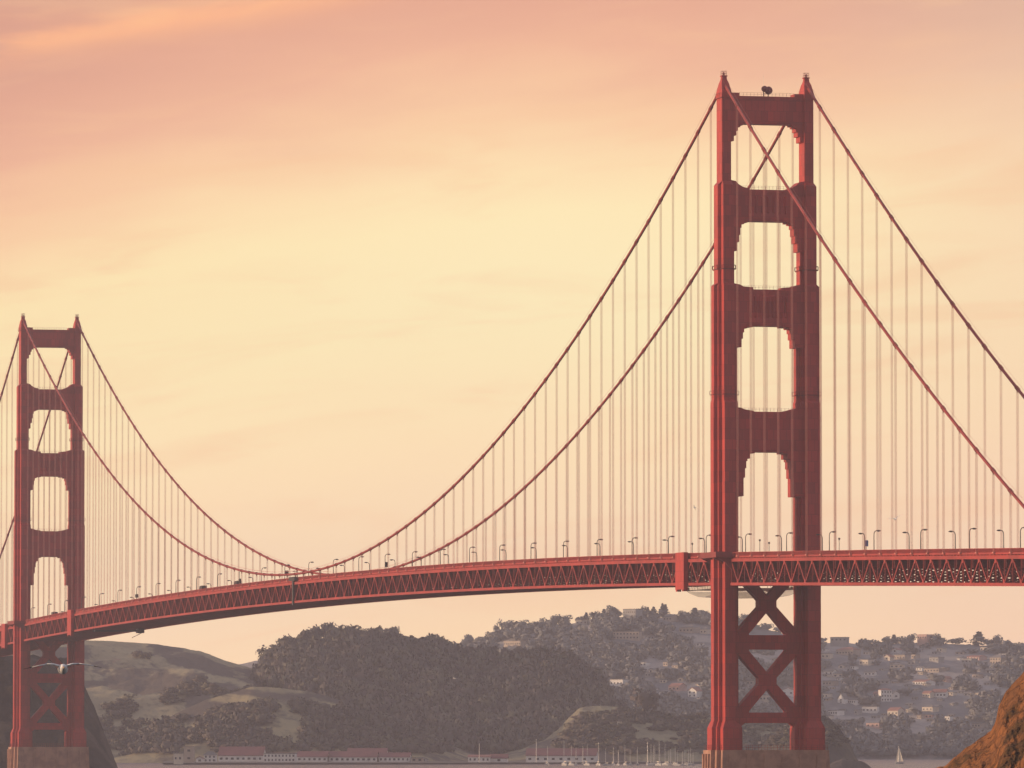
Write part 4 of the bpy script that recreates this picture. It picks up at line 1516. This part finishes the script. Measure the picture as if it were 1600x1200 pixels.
for px, w, h, kd in spec:
    p, D = far.ridge_point(px, -1.5)
    lab = special.get(px)
    kn = 'conifer' if kd == 'cone' else 'dense_tree'
    if lab:
        tree(kn, kd, p, w * D / FPX, (h + 3) * D / FPX, 'leaf_far_hazed', lab)
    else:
        tree(kn, kd, p, w * D / FPX, (h + 3) * D / FPX, 'leaf_far_hazed', 'small pointed conifer on the hazy far hill skyline' if kd == 'cone' else 'small rounded tree on the hazy far hill skyline', 'tree',
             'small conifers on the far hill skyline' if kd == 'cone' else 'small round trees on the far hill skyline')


# ------------------------------------------------------------------ buildings
HOUSE_RECTS = []


def house(hill, x0, yt, x1, yb, wall, roof, style, lab, name='hillside_house', wins=(3, 1), group=None, D=None, zbase=None, roof_share=0.35, depth=None, turn=0.0, cat='house', hwin='glass'):
    """front filling that part of the view, standing on the slope there; the walls run into the ground"""
    mx = (x0 + x1) / 2
    if D is None:
        (bx, by, bz), D = hill.locate(mx, yb)
    else:
        bx, by = xy(mx, D)
        bz = zbase if zbase is not None else z_at(yb, D)
    k = D / FPX
    w, h = (x1 - x0) * k, (yb - yt) * k
    dp = depth or max(6.0, min(12.0, w * 0.6))
    HOUSE_RECTS.append((x0, yt, x1, yb))
    t = tag(empty(name, (bx, by, bz), -YAW + turn), lab, cat, group)
    hw = w / 2 * 0.97
    rh = 0 if style == 'flat' else h * roof_share
    wh = h - rh
    m = MB()
    m.box(-hw, hw, 0, dp, -6.0 if hill is not None else -1.0, wh)
    if style == 'gable':
        m.prism_y([(-hw + 0.02, wh), (hw - 0.02, wh), (0, wh + rh - 0.3)], 0.02, dp - 0.02)
    if style == 'gable_side':
        m.add([(sx * (hw - 0.02), y, z) for sx in (-1, 1) for y, z in ((0.02, wh), (dp - 0.02, wh), (dp / 2, wh + rh - 0.2))], [(0, 1, 2), (3, 5, 4)])
    m.build('wall', M[wall], t)
    r = MB()
    ov = 0.5
    if style == 'flat':
        r.box(-hw - 0.3, hw + 0.3, -0.4, dp + 0.3, wh, wh + 0.45)
    elif style == 'hip':
        rr = min(hw * 0.6, dp / 2)
        r.add([(-hw - ov, -ov, wh), (hw + ov, -ov, wh), (hw + ov, dp + ov, wh), (-hw - ov, dp + ov, wh), (-hw + rr, dp / 2, wh + rh), (hw - rr, dp / 2, wh + rh)],
              [(0, 1, 5, 4), (1, 2, 5), (2, 3, 4, 5), (3, 0, 4), (3, 2, 1, 0)])
    elif style == 'gable':
        for sx in (-1, 1):
            r.add([(sx * (hw + ov), -ov, wh - 0.3), (sx * (hw + ov), dp + ov, wh - 0.3), (0, dp + ov, wh + rh), (0, -ov, wh + rh), (sx * (hw + ov), -ov, wh - 0.05), (sx * (hw + ov), dp + ov, wh - 0.05), (0, dp + ov, wh + rh + 0.25), (0, -ov, wh + rh + 0.25)],
                  [(0, 1, 2, 3), (4, 7, 6, 5), (0, 4, 5, 1), (0, 3, 7, 4), (1, 5, 6, 2)])
    else:
        r.add([(-hw - ov, -ov, wh - 0.2), (hw + ov, -ov, wh - 0.2), (hw + ov, dp / 2, wh + rh), (-hw - ov, dp / 2, wh + rh), (-hw - ov, dp + ov, wh - 0.2), (hw + ov, dp + ov, wh - 0.2),
               (-hw - ov, -ov, wh + 0.1), (hw + ov, -ov, wh + 0.1), (hw + ov, dp / 2, wh + rh + 0.3), (-hw - ov, dp / 2, wh + rh + 0.3), (-hw - ov, dp + ov, wh + 0.1), (hw + ov, dp + ov, wh + 0.1)],
              [(0, 1, 2, 3), (3, 2, 5, 4), (6, 9, 8, 7), (9, 10, 11, 8), (0, 6, 7, 1), (4, 5, 11, 10), (0, 3, 9, 6), (3, 4, 10, 9), (1, 7, 8, 2), (2, 8, 11, 5)])
    r.build('roof', M[roof], t)
    nx, nz = wins
    for a in range(nx):
        for b in range(nz):
            wx = -hw + (2 * hw) * (a + 0.5) / nx
            wz = wh * (b + 0.5) / nz
            ww, hh = min(1.0, hw / nx * R.uniform(0.35, 0.55)), min(0.75, wh / nz * 0.28)
            g = MB()
            g.box(wx - ww, wx + ww, -0.08, 0.05, wz - hh, wz + hh)
            g.build('window', M[hwin], t)
    return t


def H(x0, yt, x1, yb, wall, roof, style, lab, wins=(3, 1), group=None, **kw):
    kw.setdefault('turn', -R.choice((0.3, 0.75, 0.85, 0.95)))
    return house(far, x0, yt, x1, yb, wall, roof, style, lab, wins=wins, group=group, **kw)


# the town on the far hill: houses one can single out
H(970, 952, 997, 961, 'grey_wall', 'dark_roof', 'flat', 'long flat house on the crest of the far hill, row of windows', (6, 1), D=6960)
H(1032, 960, 1054, 970, 'tan_wall', 'grey_roof', 'gable_side', 'low tan house under the tall conifers on the far hill crest', (3, 1))
H(956, 989, 1000, 1001, 'tan_wall', 'grey_roof', 'flat', 'wide tan apartment block high on the wooded far hill', (8, 2))
H(1057, 975, 1087, 988, 'tan_wall', 'grey_roof', 'hip', 'broad tan house below the crest beside the near tower', (4, 1))
H(1090, 979, 1108, 990, 'cream_wall', 'grey_roof', 'hip', 'cream house partly behind the near tower leg, high up', (2, 1))
H(896, 969, 921, 976, 'grey_wall', 'grey_roof', 'flat', 'faint grey house on the wooded crest above the knoll', (3, 1))
H(777, 1002, 823, 1009, 'tan_wall', 'tan_wall', 'flat', 'long low pale building on the far hill above the wooded knoll', (9, 1))
H(949, 1062, 977, 1073, 'white_wall', 'grey_roof', 'flat', 'bright white house on the slope right behind the wooded knoll', (4, 1))
H(1012, 1043, 1022, 1050, 'cream_wall', 'grey_roof', 'gable', 'tiny cream gabled house midway up the far hill', (1, 1))
H(1071, 1075, 1092, 1090, 'white_wall', 'pink_roof', 'gable', 'bright white gabled house low on the slope beside the near tower', (2, 2))
H(1040, 1068, 1066, 1080, 'pink_wall', 'pink_roof', 'gable_side', 'dusky pink house next to the bright white gabled house', (3, 1))
H(1030, 1082, 1037, 1088, 'white_wall', 'grey_roof', 'flat', 'tiny white shed below the dusky pink house', (1, 1))
H(1058, 1060, 1068, 1066, 'cream_wall', 'grey_roof', 'gable', 'tiny cream house above the dusky pink house', (1, 1))
H(1220, 1076, 1242, 1088, 'white_wall', 'pink_roof', 'gable', 'white house seen between the near tower legs, east side', (2, 1))
H(1178, 1086, 1206, 1096, 'cream_wall', 'grey_roof', 'flat', 'cream house seen in the lower cross brace of the near tower', (4, 1))
H(1163, 1064, 1180, 1070, 'tan_wall', 'grey_roof', 'flat', 'tan house seen between the near tower legs, west side', (2, 1))
H(1200, 1026, 1226, 1034, 'tan_wall', 'grey_roof', 'hip', 'tan house seen just under the middle brace of the near tower', (3, 1))
H(1297, 996, 1324, 1003, 'grey_wall', 'grey_roof', 'flat', 'flat grey house on the skyline just east of the near tower', (4, 1), D=6950)
H(1302, 1010, 1338, 1023, 'tan_wall', 'pink_roof', 'hip', 'large hipped house under the flat grey skyline house', (6, 1))
H(1281, 1021, 1298, 1029, 'cream_wall', 'grey_roof', 'flat', 'cream house touching the near tower edge, upper slope', (2, 1))
H(1340, 1030, 1360, 1039, 'cream_wall', 'grey_roof', 'flat', 'cream box house with wide windows, upper slope', (3, 1))
H(1310, 1036, 1319, 1043, 'cream_wall', 'grey_roof', 'gable', 'narrow cream gabled house on the upper slope', (1, 1))
H(1286, 1045, 1304, 1054, 'white_wall', 'grey_roof', 'gable_side', 'white house with a long roof, westmost of the pair below narrow gabled house', (2, 1))
H(1301, 1049, 1318, 1059, 'cream_wall', 'grey_roof', 'hip', 'cream hipped house, eastmost of the pair below narrow gabled house', (2, 1))
H(1350, 1047, 1368, 1055, 'white_wall', 'grey_roof', 'gable_side', 'white house under the cream box house with wide windows', (3, 1))
H(1392, 1012, 1405, 1019, 'white_wall', 'pink_roof', 'gable', 'small white pink-roofed gabled house below the crest', (1, 1))
H(1379, 1023, 1393, 1032, 'cream_wall', 'pink_roof', 'gable', 'cream end house of a terrace below the crest', (1, 1))
H(1394, 1023, 1417, 1031, 'tan_wall', 'grey_roof', 'flat', 'tan flat house joined on the east of the terrace end house', (4, 1))
H(1390, 1036, 1412, 1044, 'cream_wall', 'grey_roof', 'hip', 'cream hipped house under the terrace', (3, 1))
H(1416, 1033, 1432, 1039, 'grey_wall', 'grey_roof', 'flat', 'dim grey house east of the cream hipped house', (2, 1))
H(1449, 1028, 1470, 1035, 'grey_wall', 'grey_roof', 'flat', 'dim grey house in the trees of the upper middle slope', (3, 1))
H(1440, 1045, 1471, 1051, 'tan_wall', 'grey_roof', 'flat', 'long low tan house across the middle slope', (5, 1))
H(1461, 1013, 1475, 1019, 'cream_wall', 'grey_roof', 'flat', 'small cream house close under the skyline trees', (2, 1))
H(1429, 992, 1453, 1000, 'pink_wall', 'pink_roof', 'flat', 'pinkish house standing on the far hill skyline', (4, 1), D=6960)
H(1507, 1024, 1535, 1030, 'pink_wall', 'pink_roof', 'gable_side', 'long pink house under the pointed conifer', (4, 1))
H(1542, 1021, 1569, 1036, 'tan_wall', 'grey_roof', 'hip', 'large dim tan house below the round skyline tree', (4, 2))
H(1499, 1031, 1522, 1038, 'grey_wall', 'grey_roof', 'flat', 'dim grey house under the long pink house', (3, 1))
H(1540, 1046, 1555, 1053, 'grey_wall', 'grey_roof', 'gable_side', 'dim grey house on the east slope above the orange bluff', (2, 1))
H(1517, 1053, 1532, 1058, 'tan_wall', 'grey_roof', 'flat', 'low tan house west of the dim grey house above the bluff', (2, 1))
H(1420, 1062, 1453, 1070, 'white_wall', 'pink_roof', 'gable_side', 'long white house with pink roof in the middle of the town', (5, 1))
H(1369, 1063, 1390, 1069, 'grey_wall', 'grey_roof', 'gable_side', 'dim grey house above the tall white house', (3, 1))
H(1471, 1055, 1482, 1064, 'pink_wall', 'pink_roof', 'gable', 'small pink gabled house east of the long white house', (1, 1))
t = H(1376, 1077, 1395, 1098, 'white_wall', 'pink_roof', 'hip', 'tall white house of three window rows, brightest of the town', (4, 3), roof_share=0.14, turn=0.35)
H(1395, 1080, 1406, 1092, 'white_wall', 'grey_roof', 'gable', 'white gabled annex against the tall white house', (1, 1), turn=0.1)
H(1363, 1080, 1376, 1088, 'pink_wall', 'pink_roof', 'gable_side', 'reddish house west of the tall white house', (2, 1))
H(1439, 1080, 1456, 1090, 'cream_wall', 'pink_roof', 'gable_side', 'cream house, west wing of the pink roofed villa', (3, 1))
H(1457, 1077, 1479, 1090, 'white_wall', 'pink_roof', 'gable_side', 'white villa with pink roof and bright walls', (4, 1))
H(1307, 1084, 1321, 1099, 'white_wall', 'grey_roof', 'gable', 'white steep gabled house near the near tower, lower slope', (1, 2), roof_share=0.55)
H(1321, 1092, 1341, 1098, 'white_wall', 'grey_roof', 'flat', 'low white house joined to the steep gabled house', (4, 1))
H(1346, 1105, 1371, 1115, 'white_wall', 'grey_roof', 'flat', 'white house with four bays on the lower slope', (4, 1))
H(1383, 1105, 1407, 1118, 'cream_wall', 'pink_roof', 'gable_side', 'beige house below the tall white house', (3, 1))
H(1437, 1101, 1461, 1112, 'cream_wall', 'grey_roof', 'hip', 'cream hipped house below the pink roofed villa', (3, 1))
H(1289, 1109, 1313, 1116, 'white_wall', 'grey_roof', 'flat', 'low white house beside the near tower pier, lower slope', (4, 1))
H(1333, 1109, 1341, 1116, 'grey_wall', 'grey_roof', 'flat', 'tiny grey house west of the white four bay house', (1, 1))
H(1474, 1120, 1486, 1126, 'white_wall', 'grey_roof', 'flat', 'small white house low on the slope by the bluff', (2, 1))
H(1514, 1131, 1536, 1138, 'tan_wall', 'grey_roof', 'flat', 'low tan house right above the orange bluff edge', (3, 1))
H(1505, 1081, 1519, 1087, 'cream_wall', 'grey_roof', 'gable_side', 'cream house on the east of the pink roofed villa', (2, 1))
H(1350, 1131, 1377, 1138, 'pink_wall', 'grey_roof', 'flat', 'dim pink house low above the water', (3, 1))
H(1433, 1118, 1457, 1123, 'pink_wall', 'grey_roof', 'flat', 'dim pinkish terrace under the cream hipped house', (4, 1))
H(1281, 1063, 1304, 1070, 'tan_wall', 'grey_roof', 'flat', 'dim tan house touching the near tower, middle slope', (3, 1))
H(1282, 1084, 1296, 1091, 'cream_wall', 'grey_roof', 'flat', 'cream house between the near tower and the steep gabled house', (2, 1))

# small houses that nothing sets apart, scattered between the named ones
taken = []
k = 0
rg = random.Random(77)
while k < 74:
    px, py = (rg.uniform(1284, 1590), rg.uniform(1014, 1128)) if k < 58 else (rg.uniform(960, 1105), rg.uniform(985, 1090))
    if px + (py - 1050) * 0.5 > 1560 or any(abs(px - a) < 13 and abs(py - b) < 6 for a, b in taken):
        continue
    taken.append((px, py))
    w, h = rg.uniform(7, 15), rg.uniform(3.5, 6)
    H(px - w / 2, py - h, px + w / 2, py, rg.choice(['grey_wall', 'tan_wall', 'white_wall', 'cream_wall']), 'grey_roof', rg.choice(['flat', 'gable_side', 'hip']), 'small dim house half hidden in the trees of the far hill', (2, 1), 'small dim houses of the far hill')
    k += 1


def far_zone(px, py):
    if py < ridge_py(far, px) + 2: return False
    if any(a - 6 < px < c + 6 and b < py < d + 13 for a, b, c, d in HOUSE_RECTS): return False
    g = fbm(np.array([px * 0.016]), np.array([py * 0.035]), 55, 5)[0]
    return g > -0.11 and py < 1185
scatter_wood('hillside_woods', far, ((690, 1700, 955, 1185), far_zone), 4300, small_s + small_t[:3], (10, 20), (6, 12), 'leaf_far_hazed', 37)


# harbour buildings at the foot of the hills: white walls, red roofs, on the quay
def B(x0, yt, x1, yb, wall, roof, style, lab, wins, D, **kw):
    return house(None, x0, yt, x1, yb, wall, roof, style, lab, name=kw.pop('name', 'harbour_building'), wins=wins, D=D, zbase=1.3, cat='building', turn=-0.08, **kw)


B(271, 1181, 285, 1196, 'cream_wall', 'grey_roof', 'flat', 'small cream hut at the west end of the harbour', (2, 1), 4690)
B(287, 1168, 303, 1192, 'tan_wall', 'tan_wall', 'flat', 'tall plain beige block at the west end of the harbour', (1, 2), 4900)
B(306, 1183, 318, 1192, 'white_wall', 'red_roof', 'gable', 'small white gabled hut between beige block and white house', (1, 1), 4850)
B(318, 1174, 338, 1191, 'white_wall', 'grey_roof', 'hip', 'white two storey house next to the long red roof', (3, 2), 4900)
B(340, 1167, 412, 1190, 'white_wall', 'red_roof', 'gable_side', 'long harbour shed with the biggest red roof, west half', (8, 1), 5000, roof_share=0.58, depth=22)
B(411, 1177, 462, 1190, 'white_wall', 'grey_roof', 'flat', 'white two storey flat block in front of the red roofs', (9, 2), 4930)
B(424, 1169, 482, 1182, 'cream_wall', 'red_roof', 'gable_side', 'red roof rising behind the white flat block', (4, 1), 5080, roof_share=0.7, depth=18)
B(463, 1174, 512, 1190, 'white_wall', 'red_roof', 'gable_side', 'white shed with red roof just east of the flat block', (6, 1), 4960, roof_share=0.5, depth=16)
B(513, 1174, 590, 1190, 'white_wall', 'red_roof', 'gable_side', 'long white building with red roof in front of the double roof', (9, 1), 4960, roof_share=0.52, depth=16)
B(541, 1162, 604, 1182, 'white_wall', 'red_roof', 'gable_side', 'highest red roof, behind the long white building', (5, 1), 5090, roof_share=0.55, depth=20)
B(591, 1176, 641, 1190, 'white_wall', 'red_roof', 'gable_side', 'white building with red roof at the east end of the long row', (7, 1), 4960, roof_share=0.45, depth=14)
B(642, 1184, 661, 1190, 'tan_wall', 'grey_roof', 'flat', 'low tan shed past the east end of the long row', (2, 1), 4960)
B(655, 1178, 668, 1184, 'grey_wall', 'grey_roof', 'gable', 'small grey gabled shed behind the low tan shed', (1, 1), 5090)
B(731, 1180, 766, 1191, 'white_wall', 'pink_roof', 'gable_side', 'white clubhouse with a flagpole standing in front', (5, 1), 4900, roof_share=0.25)
B(766, 1179, 793, 1191, 'white_wall', 'red_roof', 'gable_side', 'plain white shed with red roof joined to the clubhouse', (1, 1), 4905, roof_share=0.5)
B(820, 1171, 933, 1192, 'white_wall', 'red_roof', 'gable_side', 'big white boat shed with red roof behind the marina masts', (9, 1), 4860, roof_share=0.5, depth=24)
p, D = knoll.locate(968, 1136)
house(knoll, 964, 1127, 972, 1135, 'cream_wall', 'grey_roof', 'flat', 'tiny pale hut alone on the dark slope of the knoll', name='hillside_house', wins=(1, 1))
house(shoulder, 398, 1161, 408, 1169, 'white_wall', 'grey_roof', 'gable', 'tiny white gabled house above the long red roof', wins=(1, 1))
house(shoulder, 409, 1163, 428, 1171, 'cream_wall', 'pink_roof', 'flat', 'low pinkish house above the white flat block', wins=(3, 1))


# flagpoles by the clubhouse
def flagpole(px, ytop, ybot, D, lab):
    x, y = xy(px, D)
    t = tag(empty('flagpole', (x, y, 1.3)), lab, 'flagpole')
    hgt = z_at(ytop, D) - 1.3
    m = MB()
    m.tube([(0, 0, -0.4), (0, 0, hgt * 0.5), (0, 0, hgt)], [0.24, 0.2, 0.12], 8)
    m.build('pole', M['mast'], t)
    m = MB()
    m.ball((0, 0, hgt + 0.2), 0.3)
    m.build('finial', M['mast'], t)
flagpole(749, 1163, 1190, 4850, 'white flagpole in front of the harbour clubhouse')
flagpole(838, 1156, 1192, 4830, 'tall white flagpole in front of the big boat shed')


# ------------------------------------------------------------------ sailing boats
def hull_mesh(L, Bm, Fb):
    m = MB()
    rings = []
    for i in range(11):
        u = i / 10
        half = Bm / 2 * math.sin(math.pi * min(1, 0.16 + 0.84 * u) ** 0.8) ** 0.7 if u < 1 else 0.03
        half = max(half, 0.03)
        y = -L / 2 + L * u
        rings.append([(-half, y, Fb + 0.3 * u * u), (-half * 0.8, y, 0.1), (0, y, -0.45), (half * 0.8, y, 0.1), (half, y, Fb + 0.3 * u * u)])
    m.loft(rings)
    return m


def make_boat(hm):
    t = empty('sailboat')
    hull_mesh(9.5, 3.0, 1.1).build('hull', M[hm], t)
    c = MB()
    c.loft([[(-w, y0, 1.1), (w, y0, 1.1), (w, y1, 1.1), (-w, y1, 1.1)] if z == 0 else [(-w * 0.8, y0 + 0.2, 1.75), (w * 0.8, y0 + 0.2, 1.75), (w * 0.8, y1 - 0.6, 1.75), (-w * 0.8, y1 - 0.6, 1.75)] for z, w, y0, y1 in ((0, 1.0, -1.6, 2.2), (1, 1.0, -1.6, 2.2))])
    c.build('cabin', M['boat_white'], t)
    m = MB()
    m.tube([(0, 0.8, 1.0), (0, 0.8, 8), (0, 0.8, 14.0)], [0.17, 0.16, 0.13], 6)
    for zz in (7.0, 10.2):
        m.bar((-1.0, 0.8, zz), (1.0, 0.8, zz), 0.06, 0.06)
    m.build('mast', M['mast'], t)
    b = MB()
    b.tube([(0, 0.8, 2.3), (0, -3.2, 2.35)], 0.24, 6)
    b.build('boom', M['sail'], t)
    s = MB()
    for q in ((0, 4.6, 1.3), (0, -4.6, 1.2), (-1.3, 0.6, 1.2), (1.3, 0.6, 1.2)):
        s.tube([(0, 0.8, 13.8), q], 0.025, 4)
    s.build('rigging', M['galv'], t)
    return t


boat_a, boat_b = make_boat('boat_white'), make_boat('boat_blue')
used = {0: False, 1: False}
masts = [(855, 1166), (882, 1157), (892, 1164), (900, 1168), (911, 1166), (917, 1161), (935, 1160), (947, 1170), (958, 1168), (966, 1172), (977, 1164), (985, 1171), (996, 1167), (1012, 1159), (1017, 1163), (1021, 1165), (1023.5, 1164),
         (1029, 1159), (1031, 1163), (1040, 1162), (1044, 1172), (1048, 1170), (1054, 1166), (1058, 1172), (1066, 1174), (1071, 1171), (1076, 1172), (1079, 1168), (1083, 1175)]
for i, (px, yt) in enumerate(masts):
    D = 4600 + R.uniform(-60, 60)
    x, y = xy(px, D)
    kind = 0 if i % 4 else 1
    src = (boat_a, boat_b)[kind]
    o = src if not used[kind] else copy_tree(src)
    used[kind] = True
    o.location = (x, y, 0.0)
    o.rotation_euler = (0, 0, R.uniform(-0.6, 0.6) + (0 if R.random() < 0.5 else math.pi))
    s = (z_at(yt, D)) / 14.0
    o.scale = (0.7, 0.7, s)
    if kind == 0:
        tag(o, 'white hulled sailboat with bare mast moored in the marina', 'sailboat', 'white moored sailboats')
    else:
        tag(o, 'dark blue hulled sailboat with bare mast moored in the marina', 'sailboat', 'blue moored sailboats')


def sailing_boat():
    D = 4930.0
    x, y = xy(1405, D)
    t = tag(empty('sailboat', (x, y, 0), -YAW + 1.2), 'sailboat under full cream sails alone on the open water', 'sailboat')
    t.scale = (0.8, 0.8, 0.93)
    hull_mesh(8.0, 2.4, 1.1).build('hull', M['boat_blue'], t)
    m = MB()
    m.tube([(0, 0.6, 0.9), (0, 0.6, 13.9)], [0.13, 0.08], 6)
    m.build('mast', M['mast'], t)
    for nm, tri in (('mainsail', ((0, 0.4, 1.9), (0.5, -3.6, 1.9), (0.05, 0.45, 13.6))), ('jib', ((0, 3.9, 1.4), (0.35, 0.9, 1.5), (0.02, 0.75, 12.0)))):
        s = MB()
        a, b, c = (Vector(v) for v in tri)
        n = 10
        P, F = [], []
        for i in range(n + 1):
            for j in range(n + 1):
                u, v = i / n, j / n
                p = a.lerp(b, u).lerp(c, v)
                p.x += 0.55 * math.sin(math.pi * u) * (1 - v) * (0.4 + v)
                P.append(p)
        for i in range(n):
            for j in range(n):
                k = i * (n + 1) + j
                F.append((k, k + 1, k + n + 2, k + n + 1))
        s.add(P, F)
        s.build(nm, M['sail'], t, smooth=True)
sailing_boat()


# ------------------------------------------------------------------ haze: one closed box of even, thin air round everything
def haze():
    m = bpy.data.materials.new('haze_air')
    m.use_nodes = True
    t = NT(m.node_tree)
    t.n.clear()
    out = t.new('ShaderNodeOutputMaterial')
    pv = t.new('ShaderNodeVolumePrincipled')
    pv.inputs['Color'].default_value = (0.86, 0.83, 0.92, 1)
    pv.inputs['Density'].default_value = HAZE
    pv.inputs['Anisotropy'].default_value = 0.0
    t.l.new(pv.outputs[0], out.inputs['Volume'])
    b = MB()
    b.box(-5600, 7400, -3400, 7000, -2.6, 262)
    tag(b.build('haze', m), kind='stuff')
HAZE = 6.4e-5
haze()
